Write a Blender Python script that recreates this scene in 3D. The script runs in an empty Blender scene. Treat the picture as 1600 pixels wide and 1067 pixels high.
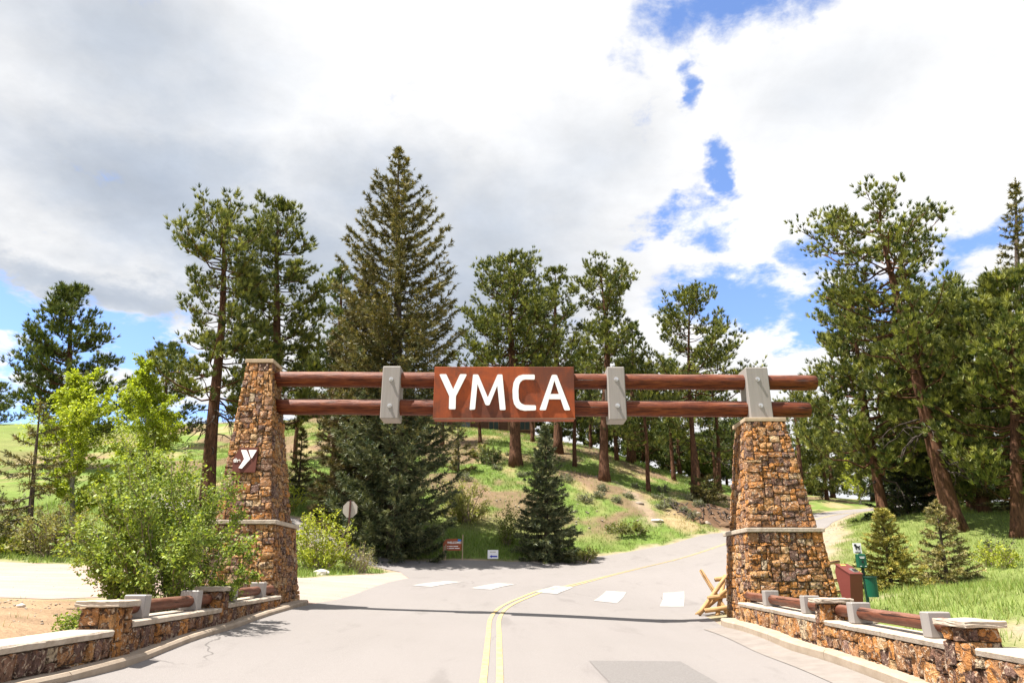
import bpy, bmesh, math, random
import numpy as np
from mathutils import Vector, Matrix

# ------------------------------------------------------------------ camera, sky, sun, exposure
scene = bpy.context.scene
col = scene.collection
R = math.radians

cam_data = bpy.data.cameras.new("camera")
cam = bpy.data.objects.new("camera", cam_data)
col.objects.link(cam)
cam.location = (0, 0, 1.6)
cam.rotation_euler = (R(90 + 19.0), 0, 0)
cam_data.sensor_width = 36.0
cam_data.lens = 24.3
cam_data.clip_start = 0.1
cam_data.clip_end = 2000
scene.camera = cam

SUN_EL, SUN_AZ = 66.0, 253.0          # degrees; azimuth clockwise from +Y
sd = Vector((math.sin(R(SUN_AZ)) * math.cos(R(SUN_EL)), math.cos(R(SUN_AZ)) * math.cos(R(SUN_EL)), math.sin(R(SUN_EL))))
sun_data = bpy.data.lights.new("sun", 'SUN')
sun_data.energy = 5.0
sun_data.angle = R(0.5)
sun_data.color = (1.0, 0.95, 0.87)
sun = bpy.data.objects.new("sun", sun_data)
sun.rotation_euler = (-sd).to_track_quat('-Z', 'Y').to_euler()
sun.location = (0, 0, 60)
col.objects.link(sun)

scene.view_settings.view_transform = 'Standard'
scene.view_settings.look = 'None'
scene.view_settings.gamma = 1.0
scene.view_settings.use_curve_mapping = False
scene.view_settings.exposure = 1.36

world = bpy.data.worlds.new("World")
scene.world = world
world.use_nodes = True
wt = world.node_tree
wt.nodes.clear()


class NT:
    """small helper to write node graphs as expressions"""
    def __init__(s, tree):
        s.t = tree

    def node(s, kind, ins=None, **props):
        n = s.t.nodes.new(kind)
        for k, v in props.items():
            setattr(n, k, v)
        for k, v in (ins or {}).items():
            sock = n.inputs[k]
            if hasattr(v, 'is_output') or isinstance(v, bpy.types.NodeSocket):
                s.t.links.new(v, sock)
            else:
                sock.default_value = v
        return n

    def m(s, op, a, b=0.0, c=0.0, clamp=False):
        return s.node('ShaderNodeMath', {0: a, 1: b, 2: c}, operation=op, use_clamp=clamp).outputs[0]

    def ss(s, x, lo, hi, a=0.0, b=1.0):
        return s.node('ShaderNodeMapRange', {0: x, 1: lo, 2: hi, 3: a, 4: b}, interpolation_type='SMOOTHSTEP').outputs[0]

    def mix(s, f, a, b, blend='MIX'):
        n = s.node('ShaderNodeMix', None, data_type='RGBA', blend_type=blend)
        for sock, v in ((n.inputs[0], f), (n.inputs[6], a), (n.inputs[7], b)):
            if isinstance(v, bpy.types.NodeSocket):
                s.t.links.new(v, sock)
            else:
                sock.default_value = v if not isinstance(v, tuple) or len(v) == 4 else (*v, 1)
        return n.outputs[2]

    def noise(s, vec, scale, detail=4.0, rough=0.55, dist=0.0):
        return s.node('ShaderNodeTexNoise', {'Vector': vec, 'Scale': scale, 'Detail': detail, 'Roughness': rough, 'Distortion': dist}).outputs[0]

    def ramp(s, f, stops, interp='LINEAR'):
        n = s.node('ShaderNodeValToRGB', {0: f})
        cr = n.color_ramp
        cr.interpolation = interp
        while len(cr.elements) < len(stops):
            cr.elements.new(0.5)
        for e, (p, c) in zip(cr.elements, stops):
            e.position = p
            e.color = (*c, 1)
        return n.outputs[0]


def build_sky():
    g = NT(wt)
    tc = g.node('ShaderNodeTexCoord').outputs['Generated']
    sep = g.node('ShaderNodeSeparateXYZ', {0: tc})
    x, y, z = sep.outputs
    az = g.m('MULTIPLY', g.m('ARCTAN2', x, y), 57.2958)
    el = g.m('MULTIPLY', g.m('ARCSINE', z), 57.2958)
    # clouds lie on a flat layer overhead: project the direction on it
    den = g.m('ADD', g.m('MAXIMUM', z, 0.02), 0.22)
    pv = g.node('ShaderNodeCombineXYZ', {0: g.m('DIVIDE', x, den), 1: g.m('DIVIDE', y, den), 2: 0.0}).outputs[0]
    n1 = g.noise(pv, 2.6, 9.0, 0.60, 0.25)
    n2 = g.noise(pv, 1.1, 5.0, 0.5, 0.3)
    n3 = g.noise(pv, 7.5, 7.0, 0.62, 0.2)
    wv = g.node('ShaderNodeTexNoise', {'Vector': pv, 'Scale': 3.2, 'Detail': 6.0, 'Roughness': 0.62}).outputs[1]
    ws = g.node('ShaderNodeSeparateXYZ', {0: wv}).outputs
    az = g.m('ADD', az, g.m('MULTIPLY', g.m('SUBTRACT', ws[0], 0.5), 17.0))
    el = g.m('ADD', el, g.m('MULTIPLY', g.m('SUBTRACT', ws[1], 0.5), 11.0))

    def blob(a0, e0, wa, we):
        da = g.m('DIVIDE', g.m('SUBTRACT', az, a0), wa)
        de = g.m('DIVIDE', g.m('SUBTRACT', el, e0), we)
        d = g.m('SQRT', g.m('ADD', g.m('MULTIPLY', da, da), g.m('MULTIPLY', de, de)))
        return g.ss(d, 2.0, 0.0)

    def total(lst):
        acc = None
        for (a0, e0, wa, we, k) in lst:
            b = g.m('MULTIPLY', blob(a0, e0, wa, we), k)
            acc = b if acc is None else g.m('MAXIMUM', acc, b)
        return acc

    gaps = total([(22.5, 45.2, 8.0, 4.2, 1), (16.4, 38.6, 1.2, 1.8, .8), (20.2, 32.2, 1.5, 1.9, .85), (18.2, 28.0, 3.4, 2.2, .74),
                  (14.3, 28.3, 3.0, 1.3, .75), (19, 21.6, 6.5, 2.6, 1), (27, 19, 5, 3.2, 1), (25.5, 24.5, 3.2, 2.2, .85),
                  (-37.5, 15.6, 7.5, 2.5, 1), (-29.5, 16.2, 4.2, 2.0, 1), (-41, 18, 3.5, 1.8, .9), (36, 23, 4, 2.0, .75),
                  (-33, 10.5, 12, 3, .9), (120, 40, 25, 12, 1), (-100, 35, 20, 9, 1), (170, 30, 30, 9, 1)])
    bank = total([(20.5, 16.6, 4.0, 1.6, .9), (-31, 13.0, 6, 1.0, .6)])     # low bright cloud in front of a gap
    cover = g.m('ADD', g.m('SUBTRACT', g.m('ADD', g.m('MULTIPLY', g.m('SUBTRACT', n1, 0.5), 2.6), g.m('MULTIPLY', g.m('SUBTRACT', n3, 0.5), 2.7)),
                           g.m('MULTIPLY', gaps, 1.45)), g.m('ADD', 0.80, bank))
    cover = g.ss(cover, -0.40, 0.40)
    grey = total([(-31, 28, 12, 6, .9), (-22, 25.0, 10, 5.0, .95), (-12, 23.5, 8, 6, .95), (-35, 19.8, 11, 2.2, 1), (-4, 20, 10, 7, .85),
                  (-11, 31, 10, 5, .7), (-34, 38, 13, 6, .7), (-6, 27, 12, 7, .6), (30, 36, 9, 4, .25), (8, 34, 8, 5, .3), (6, 24, 8, 5, .35), (-160, 30, 60, 20, .6), (110, 20, 30, 10, .5)])
    shade = g.m('ADD', g.m('MULTIPLY', grey, 0.90), g.m('ADD', g.m('MULTIPLY', g.m('SUBTRACT', n2, 0.5), 1.0), g.m('MULTIPLY', g.m('SUBTRACT', n1, 0.5), 0.7)), clamp=True)
    lum = g.m('ADD', 0.98, g.m('ADD', g.m('MULTIPLY', g.m('SUBTRACT', n3, 0.5), 0.34), g.m('MULTIPLY', g.m('SUBTRACT', n1, 0.5), 0.5)))
    cl = g.ramp(shade, [(0.0, (5.1, 5.1, 5.12)), (0.3, (4.05, 4.14, 4.3)), (0.62, (2.85, 3.1, 3.5)), (1.0, (2.1, 2.42, 2.95))])
    cl = g.mix(1.0, cl, g.node('ShaderNodeCombineXYZ', {0: lum, 1: lum, 2: lum}).outputs[0], 'MULTIPLY')
    sky = g.node('ShaderNodeTexSky', None, sky_type='NISHITA', sun_disc=False, sun_elevation=R(SUN_EL), sun_rotation=R(SUN_AZ),
                 altitude=2400.0, air_density=1.0, dust_density=0.4, ozone_density=1.0).outputs[0]
    sky = g.mix(1.0, sky, (1.32, 1.38, 1.58), 'MULTIPLY')
    c = g.mix(cover, sky, cl)
    bg = g.node('ShaderNodeBackground', {0: c, 1: 0.085})
    out = g.node('ShaderNodeOutputWorld', {0: bg.outputs[0]})


build_sky()

# ------------------------------------------------------------------ materials
def new_mat(name):
    m = bpy.data.materials.new(name)
    m.use_nodes = True
    t = m.node_tree
    t.nodes.clear()
    return m, NT(t)


def finish(g, color, rough=0.8, bump=None, bstr=0.3, bdist=0.02, spec=0.3, metal=0.0, transl=None, coat=0.0):
    ins = {'Base Color': color if isinstance(color, bpy.types.NodeSocket) else (*color, 1), 'Roughness': rough,
           'Specular IOR Level': spec, 'Metallic': metal, 'Coat Weight': coat}
    p = g.node('ShaderNodeBsdfPrincipled', ins)
    if bump is not None:
        b = g.node('ShaderNodeBump', {'Strength': bstr, 'Distance': bdist, 'Height': bump})
        g.t.links.new(b.outputs[0], p.inputs['Normal'])
    sh = p.outputs[0]
    if transl is not None:
        tr = g.node('ShaderNodeBsdfTranslucent', {0: transl[1]})
        sh = g.node('ShaderNodeMixShader', {0: transl[0], 1: sh, 2: tr.outputs[0]}).outputs[0]
    g.node('ShaderNodeOutputMaterial', {0: sh})


def pos(g):
    return g.node('ShaderNodeNewGeometry').outputs['Position']


def scaled(g, v, s):
    return g.node('ShaderNodeVectorMath', {0: v, 1: s}, operation='MULTIPLY').outputs[0]


M = {}


def simple(name, c, rough=0.6, var=0.12, scale=6.0, bstr=0.1, spec=0.3, metal=0.0):
    m, g = new_mat(name)
    p = pos(g)
    n = g.noise(p, scale, 5)
    k = g.m('ADD', 1 - var, g.m('MULTIPLY', n, var * 2))
    cc = g.mix(1.0, (*c, 1), g.node('ShaderNodeCombineXYZ', {0: k, 1: k, 2: k}).outputs[0], 'MULTIPLY')
    finish(g, cc, rough, g.noise(p, scale * 9, 4), bstr, 0.01, spec, metal)
    M[name] = m
    return m


def worn_paint(name, c, under):
    m, g = new_mat(name)
    p = pos(g)
    n = g.m('ADD', g.m('MULTIPLY', g.noise(p, 5, 5, 0.7), 0.6), g.m('MULTIPLY', g.noise(p, 55, 4, 0.7), 0.5))
    cc = g.mix(g.ss(n, 0.46, 0.62, 0.10, 0.9), (*c, 1), (*under, 1))
    finish(g, cc, 0.85, g.noise(p, 60, 3), 0.3, 0.01, 0.2)
    M[name] = m


def build_materials():
    # foliage, grass and terrain read a per-vertex colour of the leaf, needle, blade or soil itself
    for name, tr, rough in (('foliage', 0.16, 0.5), ('leaf', 0.36, 0.5), ('grass_blade', 0.3, 0.6)):
        m, g = new_mat(name)
        a = g.node('ShaderNodeAttribute', None, attribute_name='col').outputs['Color']
        t = g.mix(1.0, a, (1.25, 1.2, 0.55, 1), 'MULTIPLY')
        finish(g, a, rough, spec=0.35, transl=(tr, t))
        M[name] = m
    m, g = new_mat('terrain')
    a = g.node('ShaderNodeAttribute', None, attribute_name='col').outputs['Color']
    p = pos(g)
    n = g.noise(p, 1.3, 8, 0.65)
    n2 = g.noise(p, 14.0, 5, 0.7)
    k = g.m('ADD', 0.10, g.m('ADD', g.m('MULTIPLY', n, 0.75), g.m('MULTIPLY', n2, 1.05)))
    c = g.mix(1.0, a, g.node('ShaderNodeCombineXYZ', {0: k, 1: k, 2: k}).outputs[0], 'MULTIPLY')
    finish(g, c, 0.95, g.m('ADD', n2, g.m('MULTIPLY', n, 2.0)), 0.6, 0.08, 0.1)
    M['terrain'] = m

    m, g = new_mat('asphalt')
    p = pos(g)
    big = g.noise(p, 0.35, 5, 0.6)
    streak = g.noise(scaled(g, p, (1.6, 0.16, 1)), 1.2, 5, 0.6)
    fine = g.noise(p, 60, 3, 0.7)
    agg = g.node('ShaderNodeTexVoronoi', {'Vector': p, 'Scale': 75.0}).outputs['Distance']
    k = g.m('ADD', g.m('MULTIPLY', big, 0.18), g.m('ADD', g.m('MULTIPLY', streak, 0.12), g.m('ADD', g.m('MULTIPLY', fine, 0.36), g.m('MULTIPLY', agg, 0.30))))
    c = g.ramp(k, [(0.20, (0.138, 0.126, 0.121)), (0.42, (0.194, 0.177, 0.168)), (0.75, (0.241, 0.221, 0.213))])
    crk = g.node('ShaderNodeTexVoronoi', {'Vector': g.node('ShaderNodeVectorMath', {0: p, 1: g.node('ShaderNodeVectorMath', {0: g.node('ShaderNodeTexNoise', {'Vector': p, 'Scale': 1.5, 'Detail': 5.0}).outputs[1], 1: (0.581, 0.571, 0.000)}, operation='MULTIPLY').outputs[0]}, operation='ADD').outputs[0],
                                           'Scale': 0.16}, feature='DISTANCE_TO_EDGE').outputs[0]
    line = g.m('MULTIPLY', g.ss(crk, 0.0028, 0.0008), g.ss(g.noise(p, 0.22, 2), 0.52, 0.60))
    c = g.mix(g.m('MULTIPLY', line, 0.6), c, (0.045, 0.041, 0.038))
    stain = g.ss(g.noise(scaled(g, p, (1.0, 0.35, 1)), 0.9, 6, 0.65, 0.5), 0.56, 0.70, 0, 0.30)
    c = g.mix(stain, c, (0.101, 0.090, 0.085))
    finish(g, c, 0.85, g.m('ADD', fine, agg), 0.35, 0.01, 0.25)
    M['asphalt'] = m
    m, g = new_mat('asphalt_patch')
    p = pos(g)
    c = g.ramp(g.noise(p, 40, 4, 0.7), [(0.3, (0.124, 0.114, 0.108)), (0.7, (0.188, 0.175, 0.169))])
    finish(g, c, 0.85, g.noise(p, 70, 3), 0.35, 0.01, 0.25)
    M['asphalt_patch'] = m

    m, g = new_mat('pale_dirt')
    p = pos(g)
    n = g.noise(p, 0.5, 8, 0.62)
    tracks = g.noise(scaled(g, p, (0.12, 1.3, 1)), 1.6, 5, 0.6)
    f = g.noise(p, 22, 4, 0.7)
    k = g.m('ADD', g.m('MULTIPLY', n, 0.4), g.m('ADD', g.m('MULTIPLY', tracks, 0.35), g.m('MULTIPLY', f, 0.3)))
    c = g.ramp(k, [(0.3, (0.228, 0.163, 0.130)), (0.52, (0.331, 0.249, 0.213)), (0.75, (0.414, 0.328, 0.292))])
    finish(g, c, 0.95, g.m('ADD', f, g.m('MULTIPLY', tracks, 3)), 0.5, 0.03, 0.1)
    M['pale_dirt'] = m

    m, g = new_mat('fieldstone')
    p = pos(g)
    rnd = g.node('ShaderNodeObjectInfo').outputs['Random']
    base = g.ramp(rnd, [(0.0, (0.563, 0.248, 0.084)), (0.12, (0.256, 0.140, 0.097)), (0.24, (0.640, 0.346, 0.147)), (0.36, (0.397, 0.213, 0.110)),
                        (0.46, (0.660, 0.288, 0.084)), (0.56, (0.211, 0.124, 0.097)), (0.67, (0.512, 0.259, 0.121)), (0.77, (0.333, 0.190, 0.126)),
                        (0.87, (0.660, 0.444, 0.242)), (0.94, (0.288, 0.173, 0.137)), (0.975, (0.640, 0.501, 0.336))], 'CONSTANT')
    off = g.node('ShaderNodeVectorMath', {0: p, 1: g.node('ShaderNodeCombineXYZ', {0: g.m('MULTIPLY', rnd, 37.0), 1: g.m('MULTIPLY', rnd, 11.0), 2: 0.0}).outputs[0]}, operation='ADD').outputs[0]
    a = g.noise(off, 8.5, 6, 0.62, 0.9)
    b = g.noise(off, 17, 5, 0.66, 0.6)
    d = g.noise(off, 5, 3, 0.5, 0.8)
    c = g.mix(g.ss(d, 0.50, 0.62, 0, 0.65), base, (0.47, 0.205, 0.062))
    c = g.mix(g.ss(a, 0.515, 0.575, 0, 0.85), c, (0.085, 0.048, 0.036))
    c = g.mix(g.ss(b, 0.56, 0.61, 0, 0.85), c, (0.66, 0.52, 0.38))
    k = g.m('ADD', 0.70, g.m('MULTIPLY', b, 0.80))
    c = g.mix(1.0, c, g.node('ShaderNodeCombineXYZ', {0: k, 1: k, 2: k}).outputs[0], 'MULTIPLY')
    finish(g, c, 0.88, g.m('ADD', g.m('MULTIPLY', a, 2.2), g.m('MULTIPLY', b, 1.3)), 1.0, 0.11, 0.2)
    M['fieldstone'] = m

    m, g = new_mat('coping_stone')
    p = pos(g)
    c = g.ramp(g.noise(p, 7, 6, 0.65), [(0.3, (0.310, 0.252, 0.194)), (0.5, (0.410, 0.345, 0.279)), (0.72, (0.480, 0.418, 0.348))])
    finish(g, c, 0.9, g.noise(p, 24, 6, 0.7), 0.5, 0.02, 0.2)
    M['coping_stone'] = m
    m, g = new_mat('cut_stone_cap')
    p = pos(g)
    c = g.ramp(g.noise(p, 5, 6, 0.6), [(0.3, (0.344, 0.258, 0.172)), (0.7, (0.464, 0.370, 0.267))])
    finish(g, c, 0.85, g.noise(p, 40, 4), 0.2, 0.01, 0.2)
    M['cut_stone_cap'] = m
    m, g = new_mat('mortar')
    p = pos(g)
    c = g.ramp(g.noise(p, 30, 4), [(0.3, (0.085, 0.060, 0.042)), (0.7, (0.20, 0.155, 0.115))])
    finish(g, c, 0.95, g.noise(p, 60, 4), 0.5, 0.01, 0.1)
    M['mortar'] = m

    m, g = new_mat('concrete')
    p = pos(g)
    c = g.ramp(g.noise(p, 4, 7, 0.65), [(0.3, (0.277, 0.218, 0.162)), (0.55, (0.340, 0.273, 0.210)), (0.75, (0.387, 0.320, 0.253))])
    finish(g, c, 0.9, g.noise(p, 60, 4, 0.7), 0.3, 0.008, 0.2)
    M['concrete'] = m
    m, g = new_mat('gutter_concrete')
    p = pos(g)
    c = g.ramp(g.noise(p, 3, 7, 0.65), [(0.3, (0.185, 0.161, 0.144)), (0.7, (0.237, 0.209, 0.189))])
    finish(g, c, 0.9, g.noise(p, 60, 4, 0.7), 0.3, 0.008, 0.2)
    M['gutter_concrete'] = m

    # stained logs: grain along the object's own x axis
    for name, c0, c1, c2, rough, coat in (('stained_log', (0.030, 0.008, 0.005), (0.118, 0.026, 0.009), (0.235, 0.070, 0.020), 0.55, 0.0),
                                          ('rail_log', (0.040, 0.014, 0.009), (0.115, 0.038, 0.020), (0.19, 0.075, 0.042), 0.5, 0.0),
                                          ('raw_log', (0.20, 0.11, 0.045), (0.42, 0.25, 0.11), (0.52, 0.34, 0.17), 0.7, 0.0)):
        m, g = new_mat(name)
        o = g.node('ShaderNodeTexCoord').outputs['Object']
        gr = g.noise(scaled(g, o, (0.9, 9, 9)), 2.2, 8, 0.65, 0.4)
        kn = g.noise(scaled(g, o, (1.2, 3, 3)), 1.6, 4, 0.6, 0.8)
        ck = g.noise(scaled(g, o, (0.55, 14, 14)), 1.5, 4, 0.5, 0.3)
        k = g.m('ADD', g.m('MULTIPLY', gr, 0.65), g.m('MULTIPLY', kn, 0.4))
        c = g.ramp(k, [(0.34, c0), (0.52, c1), (0.74, c2)])
        up = g.node('ShaderNodeSeparateXYZ', {0: g.node('ShaderNodeTexCoord').outputs['Normal']}).outputs[2]
        wear = g.m('MULTIPLY', g.ss(g.m('ADD', up, g.m('MULTIPLY', g.m('SUBTRACT', gr, 0.5), 1.6)), 0.50, 1.0, 0, 0.55), 0.0 if name == 'raw_log' else 1.0)
        c = g.mix(wear, c, (0.27, 0.15, 0.11))
        kd = g.node('ShaderNodeTexVoronoi', {'Vector': scaled(g, o, (0.9, 2.6, 2.6)), 'Scale': 1.0}).outputs['Distance']
        c = g.mix(g.ss(kd, 0.13, 0.05, 0, 0.85), c, (0.03, 0.012, 0.008))
        c = g.mix(g.ss(ck, 0.60, 0.66, 0, 0.92), c, (0.018, 0.008, 0.006))
        finish(g, c, rough, g.m('SUBTRACT', gr, g.ss(ck, 0.60, 0.66, 0, 1.5)), 0.8, 0.02, 0.25, coat=coat)
        M[name] = m

    m, g = new_mat('rust_steel')
    p = pos(g)
    n = g.noise(p, 0.9, 6, 0.6, 0.4)
    f = g.noise(p, 9, 6, 0.7)
    v = g.noise(scaled(g, p, (14, 1, 0.8)), 1.5, 4)
    k = g.m('ADD', g.m('MULTIPLY', n, 0.75), g.m('ADD', g.m('MULTIPLY', f, 0.16), g.m('MULTIPLY', v, 0.10)))
    c = g.ramp(k, [(0.37, (0.366, 0.073, 0.013)), (0.49, (0.257, 0.053, 0.013)), (0.58, (0.138, 0.037, 0.015)), (0.72, (0.071, 0.024, 0.015))])
    finish(g, c, 0.6, f, 0.1, 0.005, 0.3)
    M['rust_steel'] = m
    m, g = new_mat('grey_metal')
    p = pos(g)
    v = g.noise(scaled(g, p, (22, 22, 1.2)), 1.0, 5)
    c = g.ramp(v, [(0.3, (0.255, 0.230, 0.215)), (0.7, (0.295, 0.270, 0.252))])
    finish(g, c, 0.5, g.noise(p, 50, 3), 0.05, 0.004, 0.4)
    M['grey_metal'] = m
    for name, c0, c1 in (('pine_bark', (0.040, 0.020, 0.013), (0.165, 0.080, 0.046)), ('spruce_bark', (0.035, 0.026, 0.020), (0.125, 0.095, 0.075)),
                         ('aspen_bark', (0.16, 0.15, 0.12), (0.42, 0.40, 0.33)), ('shrub_stem', (0.16, 0.11, 0.085), (0.42, 0.34, 0.28)), ('dead_wood', (0.035, 0.026, 0.022), (0.085, 0.068, 0.058))):
        m, g = new_mat(name)
        p = pos(g)
        n = g.noise(scaled(g, p, (6, 6, 1.3)), 2.0, 7, 0.65, 0.5)
        c = g.ramp(n, [(0.35, c0), (0.65, c1)])
        finish(g, c, 0.9, n, 0.8, 0.05, 0.15)
        M[name] = m
    simple('white_letter', (0.88, 0.88, 0.87), 0.45, 0.04)
    simple('bolt_steel', (0.62, 0.60, 0.58), 0.3, 0.08, metal=0.9)
    simple('plaque_brown', (0.105, 0.030, 0.018), 0.45, 0.12)
    worn_paint('white_paint', (0.385, 0.37, 0.355), (0.275, 0.255, 0.24))
    worn_paint('yellow_paint', (0.56, 0.395, 0.115), (0.31, 0.265, 0.19))
    simple('sign_back', (0.40, 0.36, 0.32), 0.5, 0.1)
    simple('sign_red', (0.32, 0.02, 0.02), 0.5, 0.05)
    simple('post_brown', (0.085, 0.035, 0.028), 0.7, 0.15)
    simple('sign_brown', (0.30, 0.082, 0.034), 0.6, 0.1)
    simple('sign_blue', (0.02, 0.20, 0.58), 0.5, 0.05)
    simple('arrow_blue', (0.02, 0.035, 0.42), 0.5, 0.05)
    simple('sign_white', (0.78, 0.78, 0.80), 0.5, 0.03)
    simple('pale_wood', (0.40, 0.30, 0.20), 0.8, 0.2)
    simple('bin_maroon', (0.150, 0.036, 0.028), 0.42, 0.1, 3, 0.05)
    simple('bin_dark', (0.02, 0.018, 0.016), 0.7, 0.1)
    simple('bin_label', (0.60, 0.42, 0.10), 0.5, 0.1)
    simple('station_green', (0.006, 0.085, 0.045), 0.4, 0.08)
    simple('station_post', (0.006, 0.035, 0.022), 0.5, 0.1)
    simple('black_print', (0.015, 0.016, 0.016), 0.6, 0.1)
    simple('lodge_siding', (0.105, 0.052, 0.036), 0.8, 0.2)
    simple('lodge_trim', (0.20, 0.115, 0.07), 0.8, 0.15)
    simple('lodge_roof', (0.075, 0.062, 0.055), 0.9, 0.2)
    simple('window_glass', (0.04, 0.055, 0.06), 0.08, 0.1, spec=0.6)
    simple('lamp_white', (0.72, 0.74, 0.78), 0.4, 0.05)
    simple('grey_rock', (0.30, 0.25, 0.20), 0.9, 0.35, 5, 0.6)
    simple('pale_rock', (0.55, 0.50, 0.43), 0.9, 0.2, 5, 0.5)
    simple('soil_bank', (0.130, 0.078, 0.045), 0.95, 0.45, 2.2, 0.8)


build_materials()

# ------------------------------------------------------------------ object helpers
def tag(o, label=None, cat=None, group=None, kind=None):
    if label: o['label'] = label
    if cat: o['category'] = cat
    if group: o['group'] = group
    if kind: o['kind'] = kind
    return o


def empty(name, loc, label=None, cat=None, group=None, kind=None):
    o = bpy.data.objects.new(name, None)
    o.empty_display_size = 0.3
    o.location = loc
    col.objects.link(o)
    return tag(o, label, cat, group, kind)


def wloc(o):
    v = Vector((0, 0, 0))
    while o is not None:
        v += o.location
        o = o.parent
    return v


def link(name, mesh, mat, parent=None, smooth=False):
    """mesh is in world coordinates"""
    if mat is not None:
        mesh.materials.append(M[mat])
    o = bpy.data.objects.new(name, mesh)
    if parent is not None:
        o.parent = parent
        o.location = -wloc(parent)
    col.objects.link(o)
    if smooth:
        mesh.polygons.foreach_set('use_smooth', [True] * len(mesh.polygons))
    return o


def tri_mesh(name, V, T, colors=None):
    V = np.ascontiguousarray(V, dtype=np.float32)
    T = np.ascontiguousarray(T, dtype=np.int32)
    me = bpy.data.meshes.new(name)
    me.vertices.add(len(V))
    me.vertices.foreach_set('co', V.ravel())
    k = T.shape[1]
    me.loops.add(T.size)
    me.loops.foreach_set('vertex_index', T.ravel())
    me.polygons.add(len(T))
    me.polygons.foreach_set('loop_start', np.arange(0, T.size, k, dtype=np.int32))
    me.polygons.foreach_set('loop_total', np.full(len(T), k, dtype=np.int32))
    me.update(calc_edges=True)
    if colors is not None:
        a = me.color_attributes.new('col', 'FLOAT_COLOR', 'POINT')
        c = np.ones((len(V), 4), dtype=np.float32)
        c[:, :3] = colors
        a.data.foreach_set('color', c.ravel())
    return me


def bm_obj(name, bm, mat, parent=None, smooth=False):
    me = bpy.data.meshes.new(name)
    bmesh.ops.recalc_face_normals(bm, faces=bm.faces[:])
    bm.to_mesh(me)
    bm.free()
    return link(name, me, mat, parent, smooth)


def add_box(bm, c, s, bevel=0.0, rot=None, rough=0.0, rng=None, cuts=0):
    """box with centre c and full size s, optional bevel and ragged faces"""
    b = bmesh.new()
    bmesh.ops.create_cube(b, size=1.0)
    for v in b.verts:
        v.co = Vector((v.co.x * s[0], v.co.y * s[1], v.co.z * s[2]))
    if cuts:
        bmesh.ops.subdivide_edges(b, edges=b.edges[:], cuts=cuts, use_grid_fill=True)
    if bevel:
        es = [e for e in b.edges if len(e.link_faces) == 2 and e.calc_face_angle(0) > 0.5]
        bmesh.ops.bevel(b, geom=es, offset=bevel, segments=1, affect='EDGES', profile=0.5)
    if rough:
        for v in b.verts:
            v.co += Vector((rng.uniform(-1, 1), rng.uniform(-1, 1), rng.uniform(-1, 1))) * rough
    mt = Matrix.Translation(Vector(c)) @ (rot if rot is not None else Matrix.Identity(4))
    me = bpy.data.meshes.new('tmp')
    b.transform(mt)
    b.to_mesh(me)
    b.free()
    bm.from_mesh(me)
    bpy.data.meshes.remove(me)


def box_obj(name, c, s, mat, parent=None, bevel=0.0, rot=None, **k):
    bm = bmesh.new()
    add_box(bm, c, s, bevel, rot, **k)
    return bm_obj(name, bm, mat, parent)


def prism(bm, pts, axis):
    """extrude the planar polygon pts (3-D points) along axis vector"""
    a = [bm.verts.new(p) for p in pts]
    b = [bm.verts.new(Vector(p) + Vector(axis)) for p in pts]
    f1 = bm.faces.new(a)
    f2 = bm.faces.new(list(reversed(b)))
    n = len(pts)
    for i in range(n):
        bm.faces.new((a[i], b[i], b[(i + 1) % n], a[(i + 1) % n]))
    f1.normal_update()
    f2.normal_update()
    bmesh.ops.triangulate(bm, faces=[f1, f2])


def tube(P, rad, sides=8, caps=True):
    P = np.asarray(P, float)
    rad = np.asarray(rad, float)
    n = len(P)
    t = np.gradient(P, axis=0)
    t /= np.linalg.norm(t, axis=1, keepdims=True) + 1e-9
    ref = np.array([0, 0, 1.0]) if abs(t[:, 2]).mean() < 0.8 else np.array([1.0, 0, 0])
    u = np.cross(t, ref)
    u /= np.linalg.norm(u, axis=1, keepdims=True) + 1e-9
    w = np.cross(u, t)
    ang = np.arange(sides) * 2 * np.pi / sides
    rr = rad[:, None] if rad.ndim == 1 else rad
    V = P[:, None, :] + (u[:, None, :] * np.cos(ang)[None, :, None] + w[:, None, :] * np.sin(ang)[None, :, None]) * rr[..., None]
    V = V.reshape(-1, 3)
    i = np.arange(n - 1)[:, None] * sides
    j = np.arange(sides)[None, :]
    j2 = (j + 1) % sides
    a, b, c, d = (i + j).ravel(), (i + j2).ravel(), (i + sides + j2).ravel(), (i + sides + j).ravel()
    T = np.concatenate([np.c_[a, b, c], np.c_[a, c, d]])
    if caps:
        V = np.concatenate([V, P[:1], P[-1:]])
        k0, k1 = n * sides, n * sides + 1
        jj = np.arange(sides)
        j2 = (jj + 1) % sides
        T = np.concatenate([T, np.c_[np.full(sides, k0), j2, jj], np.c_[np.full(sides, k1), (n - 1) * sides + jj, (n - 1) * sides + j2]])
    return V, T


class Acc:
    """collects triangle soup of one mesh"""
    def __init__(s):
        s.V, s.T, s.C, s.n = [], [], [], 0

    def add(s, V, T, c=None):
        V = np.asarray(V, float)
        s.V.append(V)
        s.T.append(np.asarray(T) + s.n)
        s.n += len(V)
        if c is not None:
            s.C.append(np.broadcast_to(np.asarray(c, float), (len(V), 3)))

    def obj(s, name, mat, parent=None, smooth=False):
        me = tri_mesh(name, np.concatenate(s.V), np.concatenate(s.T), np.concatenate(s.C) if s.C else None)
        return link(name, me, mat, parent, smooth)


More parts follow.
